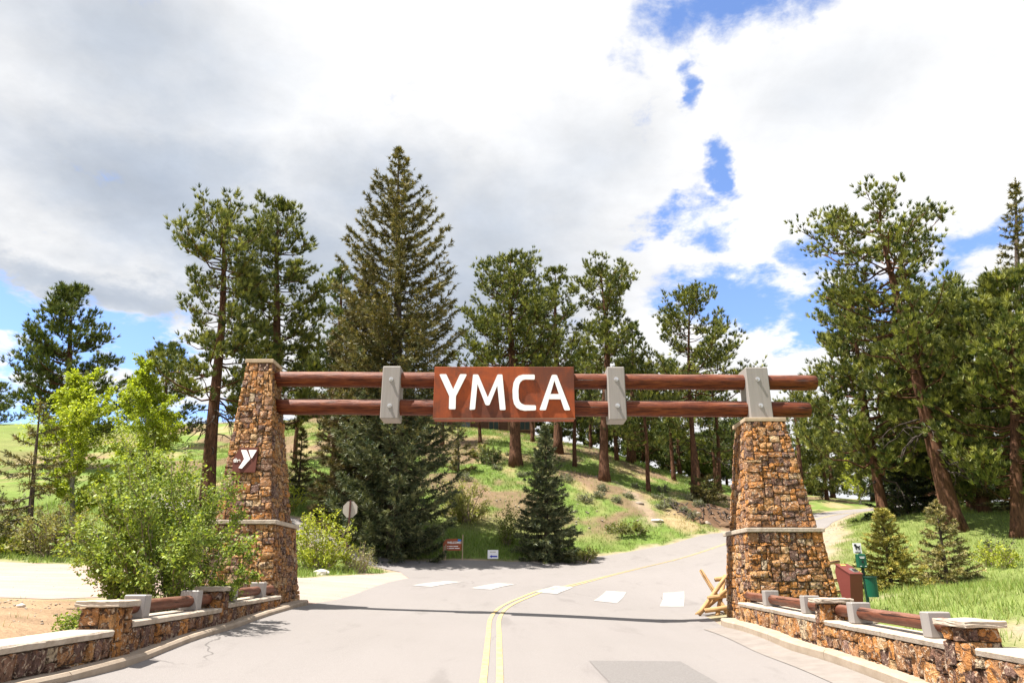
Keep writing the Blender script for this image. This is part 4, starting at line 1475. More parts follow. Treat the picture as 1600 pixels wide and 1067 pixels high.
def build_trees():
    g = 'pines on the hillside'
    # left side
    pine(-32.1, 50, 23.2, (-2.4, 0), 4.0, 11.5, 'tall dark pine standing alone on the far left above the bright aspen', 101, nb=95, prof='cone', colr=PINE_D, tufts=1.15)
    spruce(-20.1, 30, 9.0, (-0.9, 0), 2.0, 3.9, 'thin scraggly spruce with drooping bare-tipped branches at the left edge of the photo', 102, step=0.42, per=5, colr=SPR, profile=((0, .4, .6, 1), (1.15, .95, .55, .05)), gap=0.22, droop=0.42)
    broadleaf(-20.2, 33, 7.6, 2.1, 'bright yellow-green aspen beside the scraggly spruce on the left', 103, 'aspen_tree', 'aspen tree', 'bright green aspens', stems=72, subs=12, lv=34, size=0.14, colr=ASPEN, stem_mat='aspen_bark', tree=True, lean=(-1.2, 0), h0=0.16, stem_r=0.022, sub_len=0.30)
    broadleaf(-19.2, 37, 8.6, 1.7, 'bright green aspen half hidden behind the big leafy shrub', 104, 'aspen_tree', 'aspen tree', 'bright green aspens', stems=72, subs=12, lv=34, size=0.14, colr=ASPEN, stem_mat='aspen_bark', tree=True, lean=(-1.3, 0), h0=0.16, stem_r=0.022, sub_len=0.30)
    pine(-17.2, 40, 24.3, (-1.6, 0), 3.2, 11.6, 'tall open pine with gaps and bare limbs left of the dense pine', 105, nb=96, tufts=0.85, prof=((0, .15, .35, .5, .7, .88, 1), (1.1, 1.2, .75, .55, 1.05, .8, .25)), dead=16, wob=0.008, limb_up=0.15)
    pine(-15.5, 45, 27.4, (-1.7, 0), 2.9, 11.5, 'tall dense pine rising directly behind the tall stone pier', 106, nb=112, tufts=1.2, prof=((0, .2, .5, .75, .92, 1), (1.1, 1.1, 1.05, .85, .55, .15)))
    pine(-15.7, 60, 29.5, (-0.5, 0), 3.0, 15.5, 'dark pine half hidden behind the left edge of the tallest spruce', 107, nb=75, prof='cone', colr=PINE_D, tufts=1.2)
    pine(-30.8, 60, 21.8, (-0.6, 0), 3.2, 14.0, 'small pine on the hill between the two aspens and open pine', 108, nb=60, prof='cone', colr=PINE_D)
    pine(-63, 82, 24.4, (-0.5, 0), 2.8, 19.6, 'tiny distant pine on the grassy ridge at the far left edge', 109, nb=40, prof='cone', colr=PINE_D)
    # tallest spruce and its companion
    spruce(-6.2, 38, 27.8, (-1.1, 0), 3.7, 3.0, 'tallest spruce in the photo with upswept open branches behind the sign', 110, step=0.50, per=9, colr=SPR, pts_col=SPR_BLUE, col_z=(8.0, 14.0), m=7, nl=0.27, nw=0.05,
           profile=((0, .1, .3, .55, .66, .75, .82, .9, .96, 1), (.8, .92, .95, 1.02, .86, .68, .50, .29, .12, .01)), airy=(.5, 1.25), droop=0.34, tipup=0.50, dens=0.8, tw=0.19, fan=((0, .45, .58, 1), (.30, .26, .13, .08)))
    spruce(-8.75, 40, 21.2, (-0.3, 0), 2.6, 4.0, 'shorter brownish olive spruce growing against the left of the tallest spruce', 111, step=0.42, per=8, colr=dict(base=(.075, .072, .028), tip=(.215, .165, .075)), m=6, nl=0.26, nw=0.055, tw=0.27,
           profile=((0, .1, .4, .7, 1), (.8, 1, 1.0, .62, .04)), droop=0.30)
    # behind the sign
    pine(0.32, 58.4, 30.0, (-0.45, 0), 4.7, 17.0, 'broad full pine above the sign with a thick bare reddish trunk below it', 112, nb=130, prof=((0, .15, .4, .65, .85, 1), (1.15, 1.15, .95, .75, .5, .12)), trunk_r=0.50, tufts=1.08)
    pine(4.4, 66, 32.0, (0.15, 0), 3.2, 19.0, 'middle of the three pines above the sign, behind the small blue spruce', 113, nb=72, prof='round', trunk_r=0.42, tufts=1.1)
    pine(7.4, 56, 27.6, (0.5, 0), 2.9, 17.5, 'pine with rounded top and bare reddish trunk, right of the sign', 114, nb=70, prof=((0, .3, .5, .75, .9, 1), (1.0, .75, .65, 1.0, .8, .25)), trunk_r=0.40, tufts=1.1, wob=0.012, dead=4)
    pine(11.9, 70, 27.6, (1.1, 0), 2.8, 15.5, 'smaller pine between the round-topped pine and the wide pine', 115, nb=60, prof='cone', colr=PINE_D)
    pine(14.75, 57, 25.8, (1.1, 0), 4.6, 15.0, 'wide airy pine with sky showing through, above the right half of beams', 116, nb=72, prof=((0, .25, .5, .75, 1), (1.15, 1.1, .9, .62, .12)), trunk_r=0.25, tufts=0.95, dead=4)
    slim = [(-3.1, 67, 22.9, 1.5, 16.5, 'slim pine uphill of the spindly sapling, just below the sign'),
            (5.6, 62, 21.5, 1.7, 14.6, 'slim pine with low branches right behind the small blue spruce top'),
            (10.3, 68, 24.6, 2.1, 15.2, 'slim dark pine on the ridge left of the right hanging bracket'),
            (12.6, 72, 24.4, 2.2, 15.6, 'slim pine on the bright grassy ridge below the right hanging bracket'),
            (10.95, 56.3, 19.4, 2.7, 11.6, 'shaggy low-branched pine at the top of the dirt trail'),
            (15.4, 66.5, 22.5, 2.2, 14.2, 'slim grey-trunked pine behind the wide airy pine, on its left'),
            (17.1, 64.0, 20.9, 1.9, 13.6, 'slim pine standing close on the right of the wide airy pine trunk'),
            (19.2, 65.0, 20.2, 2.2, 13.0, 'slim reddish pine left of the shorter stone pier'),
            (-16.3, 52, 18.4, 2.0, 13.2, 'pine trunk visible under the logs just right of the tall pier'),
            (-11.9, 46.3, 18.2, 2.0, 11.0, 'crooked reddish pine trunk left of the brownish olive spruce'),
            (-6.7, 66, 21.6, 1.8, 15.9, 'slim pine at the lodge corner under the left edge of the sign'),
            (22.9, 72, 19.4, 2.6, 11.4, 'bushy pine touching the left edge of the shorter pier top'),
            (20.4, 70, 21.0, 2.2, 12.8, 'slim dark pine between the cut bank and the shorter pier'),
            (2.15, 72, 27.3, 3.0, 18.4, 'dark pine before the lodge between the sign trunk and blue spruce'),
            (13.3, 75, 24.0, 2.6, 15.4, 'dark pine deepest in the wood behind the right hanging bracket'),
            (18.3, 76, 22.5, 3.0, 13.4, 'dark pine deepest in the wood left of the shorter pier'),
            (8.6, 75, 26.5, 2.6, 17.2, 'dark pine on the ridge behind the round-topped pine'),
            (25.5, 78, 21.0, 3.0, 11.2, 'dark bushy pine hidden mostly behind the shorter pier top')]
    for i, (x, y, zt, r, zc, lab) in enumerate(slim):
        pine(x, y, zt, (0.2 if i % 2 else -0.2, 0), r, zc, lab, 130 + i, nb=40, prof=('cone', 'round')[i % 2], trunk_r=0.17 + 0.02 * (i % 4), colr=(PINE, PINE_D)[i % 2], tufts=1.0, m=11, wob=0.010)
    for i, (x, y, zt, r) in enumerate([(9.5, 84, 23.5, 3.0), (13, 86, 22.0, 3.2), (16.5, 84, 20.5, 3.2), (20, 87, 20.0, 3.4), (23.5, 85, 18.5, 3.2), (27, 88, 19.0, 3.4), (15, 80, 17.5, 2.2), (21.5, 79, 16.0, 2.4), (31, 86, 18.0, 3.4), (6, 84, 24.0, 2.6), (35, 92, 19, 3.8), (42, 92, 20, 4), (50, 88, 20, 4)]):
        pine(x, y, zt, (0.3, 0), r, ground_at(x, y) + 0.8, 'far dark pine in the belt of trees behind the hill crest', 220 + i, nb=46, prof='cone', colr=PINE_D, tufts=1.3, m=7, L=0.5, nwid=0.13, twigs=0, group='far pines behind the hill crest')
    # right side
    pine(18.6, 30, 18.7, (-0.75, 0), 3.0, 8.4, 'large leaning pine with reddish scarred trunk and dead lower limbs on the right', 160, nb=96, trunk_r=0.37, wob=0.0, L=0.27, m=22, nwid=0.040, twigs=1.0, limb_up=0.14,
         prof=((0, .12, .25, .45, .6, .72, .86, .95, 1), (.35, .7, .95, 1.2, .8, 1.0, 1.0, .75, .4)), dead=12, skew=(-0.22, 0.10), group='big pines right of the road', tufts=1.0)
    pine(18.3, 35, 16.3, (0.2, 0), 3.1, 6.8, 'dark bushy pine with a leaning dark trunk just left of the big leaning pine', 161, nb=95, prof=((0, .3, .6, 1), (1.0, 1.15, .85, .2)), trunk_r=0.24, group='big pines right of the road', tufts=1.25, L=0.30, m=16, nwid=0.050, dead=4)
    pine(26, 40, 19.0, (1.6, 0), 3.6, 5.4, 'dense pine filling the background right of the big leaning pine', 162, nb=108, m=10, prof='round', group='big pines right of the road', tufts=1.35)
    pine(19.7, 28, 14.4, (2.2, 0), 2.7, 4.9, 'dense pine at the right edge with a dark trunk on the lawn', 163, nb=115, prof='round', group='big pines right of the road', tufts=1.3, L=0.28, m=16, nwid=0.048, trunk_r=0.24)
    pine(26.5, 45, 21.0, (2.0, 0), 3.4, 6.6, 'dark pine directly behind the trunk of the big leaning pine', 164, nb=105, prof='cone', colr=PINE_D, group='big pines right of the road', tufts=1.3)
    pine(22.6, 34, 15.2, (1.2, 0), 2.9, 5.3, 'bushy pine low on the right between lawn spruce and edge pine', 165, nb=105, prof='round', group='big pines right of the road', tufts=1.3, L=0.30, m=15, nwid=0.052)
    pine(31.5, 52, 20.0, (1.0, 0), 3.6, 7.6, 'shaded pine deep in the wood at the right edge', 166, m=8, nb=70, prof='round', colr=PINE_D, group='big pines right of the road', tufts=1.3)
    spruce(24.6, 34, 23.0, (3.9, 0), 2.6, 5.0, 'tall pointed spruce cut by the right edge of the photo', 167, step=0.46, per=7, colr=SPR, m=6, nl=0.24, nw=0.05, droop=0.25, tw=0.26, airy=(.6, 1.2))
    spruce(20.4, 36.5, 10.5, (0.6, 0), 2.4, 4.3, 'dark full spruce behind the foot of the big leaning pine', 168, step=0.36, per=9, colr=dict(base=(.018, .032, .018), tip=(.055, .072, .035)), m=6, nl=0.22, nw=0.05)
    for i, (x, y, zt, r, zc, lab) in enumerate([(29.7, 72, 21.5, 3.4, 10.2, 'pine right behind the log ends, across the far road bend'), (36, 79, 21.5, 3.4, 11.3, 'distant pine over the far road bend, right of the log ends'),
                                               (33.5, 75, 17.5, 2.6, 10.0, 'low bright pine beside the far road bend'), (41, 80, 22, 3.5, 10.4, 'distant dark pine behind the dark bushy pine on the right'), (46, 78, 21, 3.5, 10, 'distant pine deepest in the right-hand wood')]):
        pine(x, y, zt, (0.4, 0), r, zc, lab, 170 + i, nb=54, prof=('round', 'cone')[i % 2], tufts=1.2, m=10, group='pines across the road bend', colr=(PINE, PINE_D)[i % 2])
    broadleaf(34.5, 70, 4.6, 1.8, 'small bright green tree in the verge of the far road bend', 176, 'young_tree', 'young tree', None, stems=26, subs=7, lv=12, size=0.22, colr=LEAF_Y, stem_mat='aspen_bark', tree=True, h0=0.12, stem_r=0.02, sub_len=0.3)
    # small spruces
    spruce(1.9, 39.3, 10.0, (0, 0), 1.78, 2.75, 'small full blue-green spruce in front of the hillside, right of the road sign', 180, step=0.27, per=10, colr=SPR_BLUE, m=6, nl=0.19, nw=0.042, tw=0.17, droop=0.20, tipup=0.2, profile=((0, .06, .2, .5, .8, 1), (.86, 1.0, .98, .62, .28, .02)))
    spruce(9.45, 18.3, 3.30, (0.1, 0), 0.98, 1.42, 'small yellow-green spruce on the lawn behind the dog waste station', 181, step=0.125, per=9, colr=SPR_YEL, m=7, nl=0.085, nw=0.020, tw=0.085, droop=0.22, tipup=0.25, group='small lawn spruces', trunk_r=0.05)
    spruce(12.5, 21, 3.80, (0.1, 0), 1.0, 1.58, 'small sparse spruce with brown top on the lawn below the leaning pine', 182, step=0.155, per=8, colr=dict(base=(.12, .125, .036), tip=(.46, .38, .17)), m=7, nl=0.10, nw=0.022, tw=0.10, droop=0.22, tipup=0.25, group='small lawn spruces', trunk_r=0.05, gap=.12)
    spruce(-4.3, 56, 14.7, (-0.2, 0), 1.45, 10.3, 'spindly sapling on the dry slope below the left end of the sign', 183, step=0.5, per=5, colr=SPR, m=6, nl=0.24, nw=0.05, name='conifer_sapling', cat='sapling', group='saplings on the slope', gap=.15, droop=.05)
    spruce(-13.7, 45, 11.0, (-0.1, 0), 1.1, 7.4, 'thin young spruce just right of the tall pier under the logs', 184, step=0.4, per=6, colr=SPR, m=6, nl=0.22, nw=0.045, name='conifer_sapling', cat='sapling', group='saplings on the slope', droop=.1)
    spruce(15.4, 55.5, 9.3, (0, 0), 1.5, 7.9, 'low dark young spruce at the foot of the wide airy pine', 185, step=0.25, per=9, colr=SPR, m=6, nl=0.2, nw=0.045, name='conifer_sapling', cat='sapling', group='saplings on the slope', profile=((0, .5, 1), (1, .9, .2)))
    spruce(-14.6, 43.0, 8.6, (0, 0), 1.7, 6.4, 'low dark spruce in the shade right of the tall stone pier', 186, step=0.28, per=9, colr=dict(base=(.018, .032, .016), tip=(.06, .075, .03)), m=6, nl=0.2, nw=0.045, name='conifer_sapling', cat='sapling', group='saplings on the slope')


def build_shrubs():
    broadleaf(-6.2, 13.3, 2.95, 1.85, 'big leafy green shrub with pale stems overhanging the left stone wall', 201, stems=84, base_r=0.75, subs=17, lv=28, size=0.066, colr=LEAF, h0=0, stem_r=0.010, sub_len=0.17, zb=1.05, lean=(-0.42, -0.2), ell=0.93, twig_p=0.9)
    broadleaf(-8.1, 30.6, 2.75, 1.75, 'rounded yellow-green shrub on the grass right behind the tall pier', 202, stems=50, base_r=0.5, subs=9, lv=14, size=0.11, colr=LEAF_Y, stem_r=0.016, sub_len=0.2)
    broadleaf(-6.7, 31.4, 1.3, 0.9, 'low twiggy grey shrub at the right foot of the rounded yellow-green shrub', 203, stems=60, base_r=0.4, subs=7, lv=3, size=0.07, colr=LEAF_O, stem_r=0.012)
    broadleaf(-18.5, 29.0, 2.5, 1.9, 'olive-green shrub below the bright aspen beyond the dirt lot', 204, stems=44, base_r=0.5, subs=8, lv=12, size=0.12, colr=LEAF_O, stem_r=0.018)
    broadleaf(-2.8, 43.4, 2.7, 1.75, 'rounded pale shrub with a dark short trunk on the slope above the welcome sign', 205, stems=60, base_r=0.15, subs=10, lv=14, size=0.12, colr=dict(base=(.22, .25, .06), tip=(.46, .45, .17)), stem_r=0.03, sub_len=0.22)
    broadleaf(-0.3, 41.0, 2.5, 0.85, 'slender green bush left of the small blue spruce', 206, stems=26, base_r=0.25, subs=8, lv=11, size=0.11, colr=dict(base=(.10, .15, .03), tip=(.24, .27, .06)), stem_r=0.014)
    broadleaf(3.7, 38.9, 0.8, 1.0, 'low creeping yellow-green juniper right of the small blue spruce', 207, stems=30, base_r=0.5, subs=8, lv=14, size=0.09, colr=dict(base=(.09, .11, .025), tip=(.21, .21, .05)), name='juniper', cat='juniper')
    broadleaf(7.4, 45.6, 0.75, 1.7, 'flat spreading juniper on the slope left of the trail foot', 208, stems=50, base_r=0.9, subs=8, lv=14, size=0.10, colr=dict(base=(.09, .115, .025), tip=(.21, .22, .05)), name='juniper', cat='juniper')
    broadleaf(-2.7, 61.5, 1.0, 1.5, 'yellow-green juniper on the slope behind the spindly sapling', 209, stems=40, base_r=0.7, subs=7, lv=13, size=0.13, colr=dict(base=(.10, .12, .02), tip=(.24, .23, .05)), name='juniper', cat='juniper')
    broadleaf(14.9, 22.3, 0.75, 0.85, 'small bright green bush on the lawn at the right edge', 210, stems=26, base_r=0.3, subs=7, lv=12, size=0.07, colr=LEAF_Y, stem_r=0.01)
    broadleaf(15.9, 23.6, 0.8, 0.55, 'dark twiggy bush behind the small bright green lawn bush', 211, stems=24, base_r=0.2, subs=7, lv=7, size=0.06, colr=dict(base=(.035, .05, .02), tip=(.08, .09, .04)), stem_r=0.01)
    broadleaf(-12.9, 40.3, 2.2, 1.1, 'bright green young bush in front of the shaded spruce beside the tall pier', 212, stems=24, base_r=0.3, subs=7, lv=10, size=0.13, colr=LEAF_Y, stem_r=0.014)
    broadleaf(-5.85, 10.0, 0.34, 0.30, 'small leafy weed clump beside the near left post', 213, stems=22, base_r=0.2, subs=6, lv=10, size=0.05, colr=LEAF, stem_r=0.006, name='weed_clump', cat='weed')
    broadleaf(-8.0, 10.9, 0.14, 0.13, 'tiny green weed tuft alone on the brown earth slope', 214, stems=14, base_r=0.06, subs=5, lv=7, size=0.035, colr=LEAF, stem_r=0.004, name='weed_clump', cat='weed')
    broadleaf(-20.8, 28.6, 1.0, 1.5, 'low yellow-green bush under the scraggly spruce beyond the lot', 215, stems=40, base_r=0.7, subs=7, lv=12, size=0.11, colr=LEAF_Y, stem_r=0.012)
    broadleaf(-1.9, 59.0, 1.7, 1.3, 'grey-green bush on the slope left of the thick bare trunk', 216, stems=30, base_r=0.4, subs=7, lv=12, size=0.14, colr=dict(base=(.07, .10, .035), tip=(.16, .19, .08)), stem_r=0.016)
    broadleaf(-22.5, 30.5, 3.0, 2.0, 'dark olive bush at the far left edge beyond the dirt lot', 217, stems=44, base_r=0.6, subs=8, lv=13, size=0.13, colr=dict(base=(.05, .07, .02), tip=(.14, .15, .05)), stem_r=0.018)
    broadleaf(-14.6, 35.5, 2.4, 1.9, 'green bush half hidden between the big shrub and the tall pier', 218, stems=40, base_r=0.5, subs=8, lv=12, size=0.13, colr=LEAF, stem_r=0.018)
    broadleaf(19.7, 36.0, 1.4, 1.2, 'green undergrowth bush at the foot of the dark bushy pine', 219, stems=30, base_r=0.5, subs=7, lv=12, size=0.10, colr=dict(base=(.05, .08, .02), tip=(.15, .18, .04)), stem_r=0.012)
    # sagebrush clumps of the dry slope, all alike
    rng = np.random.default_rng(77)
    spots = [(5.2, 50.5), (6.4, 51.6), (7.6, 51.2), (8.7, 52.6), (6.9, 53.4), (10.9, 51.5), (11.8, 52.8), (12.6, 51.6), (11.2, 54.2), (12.9, 50.4), (13.6, 55.0), (3.2, 47.5), (-1.2, 57.2), (0.9, 55.2), (-3.6, 53.5), (4.2, 54.5), (14.2, 53.4), (9.9, 56.2), (12.3, 57.4), (-0.2, 62.5)]
    for i, (x, y) in enumerate(spots):
        r = rng.uniform(0.42, 0.75)
        broadleaf(x, y, r * 0.95, r, 'low grey-green sagebrush clump on the dry slope beyond the road', 300 + i, stems=26, base_r=r * 0.4, subs=6, lv=9, size=0.085,
                  colr=dict(base=(.115, .130, .085), tip=(.25, .26, .18)), stem_r=0.008, name='sagebrush', cat='sagebrush', group='sagebrush clumps on the slope')


def scatter_stones(name, label, poly, n, smin, smax, mat, seed):
    rng = np.random.default_rng(seed)
    P = np.array(poly)
    x, y = rng.uniform(P[:, 0].min(), P[:, 0].max(), n), rng.uniform(P[:, 1].min(), P[:, 1].max(), n)
    k = (poly_sd(x, y, poly) < 0) & (poly_sd(x, y, ROAD) > 0.1)
    x, y = x[k], y[k]
    N = len(x)
    s = rng.uniform(smin, smax, (N, 1, 1)) * rng.uniform(0.6, 1.3, (N, 1, 3)) * np.array([1, 1, 0.6])
    o = np.array([(1, 0, 0), (0, 1, 0), (-1, 0, 0), (0, -1, 0), (0.1, -0.1, 1), (0, 0, -1)], float)
    V = (o[None] + rng.normal(0, 0.18, (N, 6, 3))) * s + np.stack([x, y, gz(x, y) + 0.01], 1)[:, None]
    f = np.array([(0, 1, 4), (1, 2, 4), (2, 3, 4), (3, 0, 4), (1, 0, 5), (2, 1, 5), (3, 2, 5), (0, 3, 5)])
    T = (np.arange(N)[:, None, None] * 6 + f[None]).reshape(-1, 3)
    tag(link(name, tri_mesh(name, V.reshape(-1, 3), T), mat), label, None, None, 'stuff')


def build_grass():
    rng = np.random.default_rng(9)
    scatter_stones('gravel', 'loose pebbles on the pale dirt lot', LOT, 2600, 0.008, 0.026, 'pale_rock', 1)
    scatter_stones('gravel', 'loose pebbles on the earth slope behind the left wall', [(-12, 6), (-5.5, 6), (-5.7, 14), (-12, 14)], 900, 0.008, 0.035, 'grey_rock', 2)
    scatter_stones('gravel', 'scattered stones and litter on the hillside', [(-12, 42), (20, 48), (20, 66), (-12, 66)], 1500, 0.03, 0.10, 'grey_rock', 3)
    scatter_stones('gravel', 'loose pebbles on the dirt shoulder right of the road', RSHOULDER, 1500, 0.015, 0.05, 'grey_rock', 4)

    def field(name, label, xr, yr, n, hgt, w, blades, test, cols):
        x, y = rng.uniform(*xr, n), rng.uniform(*yr, n)
        dirt, soil, bank, green, needles, hill, rd, ld = ground_cover(x, y)
        keep = test(x, y, dirt, soil, bank, green, needles, hill, rd)
        x, y, green = x[keep], y[keep], green[keep]
        z = gz(x, y)
        z = z + (fbm(x * 0.9, y * 0.9, 31) - 0.5) * 0.16 * smooth(np.abs(x), 5.4, 7.5)
        hl = hill[keep]
        z = z + ((fbm(x * 0.25, y * 0.25, 37) - 0.5) * 0.5 + (fbm(x * 0.9, y * 0.9, 31) - 0.5) * 0.08) * hl - 0.03
        N = len(x)
        P = np.stack([x, y, z], 1)
        P = np.repeat(P, blades, 0) + np.c_[rng.normal(0, 0.05, (N * blades, 2)), np.zeros(N * blades)]
        M_ = len(P)
        h = hgt * rng.uniform(0.45, 1.25, (M_, 1)) * np.repeat(0.7 + 0.6 * fbm(x * .6, y * .6, 61), blades)[:, None]
        d = np.c_[rng.normal(0, 0.42, (M_, 2)), np.ones(M_)]
        d = unit(d)
        a = rng.uniform(0, 6.28, M_)
        s = np.c_[np.cos(a), np.sin(a), np.zeros(M_)] * w / 2
        V = np.stack([P - s, P + s, P + d * h], 1).reshape(-1, 3)
        k = np.clip(np.repeat(green, blades) + rng.normal(0, 0.22, M_), 0, 1)[:, None]
        c = (np.array(cols[1]) * (1 - k) + np.array(cols[0]) * k) * rng.uniform(0.65, 1.35, (M_, 1))
        acc = Acc()
        acc.add(V, np.arange(len(V)).reshape(-1, 3), np.repeat(c, 3, 0))
        tag(acc.obj(name, 'grass_blade'), label, None, None, 'stuff')

    G, S = (0.155, 0.240, 0.045), (0.44, 0.36, 0.19)
    field('lawn_grass', 'green meadow grass on the right bank', (6.6, 26), (10.5, 44), 34000, 0.20, 0.018, 4,
          lambda x, y, dirt, soil, bank, green, needles, hill, rd: (dirt < 0.45) & (rd > 0.2) & (x > y * 0.26 + 1.8) & (rng.uniform(0, 1, len(x)) < np.clip(1.25 - y / 45, .3, 1)), ((0.175, 0.265, 0.048), (0.40, 0.37, 0.15)))
    field('slope_grass', 'mixed green and straw grass on the hillside beyond the road', (-26, 24), (38, 82), 68000, 0.26, 0.034, 3,
          lambda x, y, dirt, soil, bank, green, needles, hill, rd: (dirt < 0.4) & (bank < 0.4) & (rd > 0.25) & (rng.uniform(0, 1, len(x)) < 0.45 + 0.55 * green) & (rng.uniform(0, 1, len(x)) > needles * 0.7), (G, S))
    field('verge_grass', 'grass along the far edge of the road and round the left shrubs', (-26, 6), (23.5, 42), 22000, 0.28, 0.03, 3,
          lambda x, y, dirt, soil, bank, green, needles, hill, rd: (dirt < 0.35) & (rd > 0.2) & (x < 6), ((0.165, 0.265, 0.045), (0.38, 0.36, 0.15)))
    field('sparse_weeds', 'sparse dry weeds on the brown earth slope behind the left wall', (-12, -5.6), (7, 15), 420, 0.11, 0.012, 5,
          lambda x, y, dirt, soil, bank, green, needles, hill, rd: (soil > 0.3) & (fbm(x * 1.2, y * 1.2, 71) > 0.52), ((0.13, 0.17, 0.05), (0.34, 0.28, 0.15)))

# ------------------------------------------------------------------ smaller things
def rock(name, c, s, mat, label, seed, group=None, cat='rock'):
    rng = random.Random(seed)
    bm = bmesh.new()
    bmesh.ops.create_icosphere(bm, subdivisions=2, radius=1.0)
    for v in bm.verts:
        k = 1 + rng.uniform(-0.16, 0.16)
        v.co = Vector((c[0] + v.co.x * s[0] * k, c[1] + v.co.y * s[1] * k, c[2] + v.co.z * s[2] * k))
    return tag(bm_obj(name, bm, mat), label, cat, group)


def build_props():
    # stop sign seen from behind
    x, y = -7.55, 33.0
    zg = ground_at(x, y)
    zc = 4.70
    root = empty('stop_sign', (x, y, zg), 'back of an octagonal stop sign on a dark post beside the big spruce', 'road sign')
    bm = bmesh.new()
    rr = 0.40
    pts = [(x + math.cos(R(22.5 + 45 * i)) * rr * 0.9, y + 0.03, zc + math.sin(R(22.5 + 45 * i)) * rr) for i in range(8)]
    prism(bm, pts, (0, 0.012, 0))
    bm_obj('plate', bm, 'sign_back', root)
    bm = bmesh.new()
    prism(bm, [(p[0], p[1] + 0.014, p[2]) for p in pts], (0, 0.004, 0))
    bm_obj('red_face', bm, 'sign_red', root)
    box_obj('post', (x, y - 0.01, (zg - 0.3 + zc + 0.41) / 2), (0.075, 0.06, zc + 0.41 - zg + 0.3), 'post_brown', root, 0.006)
    # welcome sign
    x0, x1, y = -3.64, -2.66, 37.95
    zg = ground_at(-3.1, y)
    root = empty('welcome_sign', ((x0 + x1) / 2, y, zg), 'small brown wooden sign reading WELCOME on the grass by the road', 'sign')
    za, zb = 3.05, 3.62
    bm = bmesh.new()
    prism(bm, [(x0, y, za), (x1, y, za), (x1, y, zb - 0.02), (x1 - 0.25, y, zb + 0.04), (x0 + 0.24, y, zb + 0.02), (x0 + 0.09, y, zb - 0.06), (x0, y, zb - 0.24)], (0, 0.05, 0))
    bm_obj('board', bm, 'sign_brown', root)
    bm = bmesh.new()
    prism(bm, [(x1 - 0.20, y - 0.006, zb - 0.10), (x1 - 0.02, y - 0.006, zb - 0.10), (x1 - 0.02, y - 0.006, zb - 0.022), (x1 - 0.20, y - 0.006, zb + 0.018)], (0, -0.01, 0))
    bm_obj('blue_corner', bm, 'sign_blue', root)
    text_obj('lettering', 'WELCOME!', (x0 + 0.22, y - 0.008, zb - 0.215), 0.145, 'white_letter', root, bold=0.004)
    for zz, segs in ((3.265, ((.24, .29), (.33, .52), (.55, .80))), (3.165, ((.24, .29), (.33, .60), (.63, .88)))):
        bm = bmesh.new()
        for a, b in segs:
            add_box(bm, (x0 + (a + b) / 2, y - 0.008, zz), (b - a, 0.01, 0.035))
        bm_obj('small_line', bm, 'white_letter', root)
    for px, h0, h1 in ((x0 + 0.07, zg - .2, 3.28), (x0 + 0.155, zg - .2, 3.36), (x1 + 0.06, zg - .2, 3.86)):
        bm = bmesh.new()
        bmesh.ops.create_cone(bm, cap_ends=True, segments=8, radius1=0.03, radius2=0.028, depth=h1 - h0, matrix=Matrix.Translation((px, y - 0.05, (h0 + h1) / 2)))
        bm_obj('post', bm, 'pale_wood', root)
    # arrow sign
    x0, x1, y = -1.27, -0.72, 37.75
    zg = ground_at(-1.0, y)
    root = empty('arrow_sign', (-1.0, y, zg), 'small white yard sign with a blue arrow pointing left', 'sign')
    box_obj('board', (-0.995, y, zg + 0.38), (x1 - x0, 0.012, 0.44), 'sign_white', root)
    bm = bmesh.new()
    za = zg + 0.28
    prism(bm, [(x0 + .10, y - .008, za), (x0 + .22, y - .008, za + .075), (x0 + .22, y - .008, za + .035), (x1 - .05, y - .008, za + .035), (x1 - .05, y - .008, za - .035), (x0 + .22, y - .008, za - .035), (x0 + .22, y - .008, za - .075)], (0, -0.006, 0))
    bm_obj('arrow', bm, 'arrow_blue', root)
    bm = bmesh.new()
    for a, b in ((.12, .22), (.24, .42)):
        add_box(bm, (x0 + (a + b) / 2, y - 0.008, zg + 0.50), (b - a, 0.004, 0.035))
    bm_obj('small_line', bm, 'sign_back', root)
    for px in (x0 + 0.1, x1 - 0.1):
        bm = bmesh.new()
        add_box(bm, (px, y + 0.01, zg + 0.05), (0.012, 0.012, 0.5))
        bm_obj('leg', bm, 'grey_metal', root)
    # maroon bear-proof bin: wedge-shaped body, sloping lid
    bx, by = 6.36, 13.7
    zg = ground_at(bx, by)
    root = empty('trash_bin', (bx, by, zg), 'maroon wedge-shaped metal bin with sloping lid behind the right wall', 'trash bin')
    A = R(27)
    W = 0.17

    def bp(u, d, z):        # u sideways, d depth towards the camera, z up
        return (bx + u * math.cos(A) + d * math.sin(A) * 1.0, by + u * math.sin(A) - d * math.cos(A), z)
    top, bot = 1.86, zg + 0.26
    prof = [(-0.37, top), (-0.40, top - 0.14), (-0.16, bot), (0.16, bot), (0.30, top - 0.27), (0.29, top - 0.25)]
    prof = [(-0.16, top), (-0.20, top - 0.12), (-0.09, bot), (0.03, bot), (0.12, top - 0.17)]
    bm = bmesh.new()
    prism(bm, [bp(-W, d, z) for d, z in prof], Vector(bp(W, 0, 0)) - Vector(bp(-W, 0, 0)))
    o = bm_obj('body', bm, 'bin_maroon', root)
    # lid: a plate on the sloping top with lip, label and hand opening
    t = Vector((0.12 + 0.16, -0.17)).normalized()
    def lid(u, s, h):
        d, z = -0.16 + t[0] * s - t[1] * h * 0 , top + t[1] * s + h
        return bp(u, d, z)
    def lid_slab(name, u0, u1, s0, s1, h0, h1, mat):
        bm = bmesh.new()
        prism(bm, [lid(u0, s0, h0), lid(u1, s0, h0), lid(u1, s1, h0), lid(u0, s1, h0)], (0, 0, h1 - h0))
        return bm_obj(name, bm, mat, root)
    lid_slab('lid', -W - 0.012, W + 0.012, -0.012, 0.34, 0.004, 0.024, 'bin_maroon')
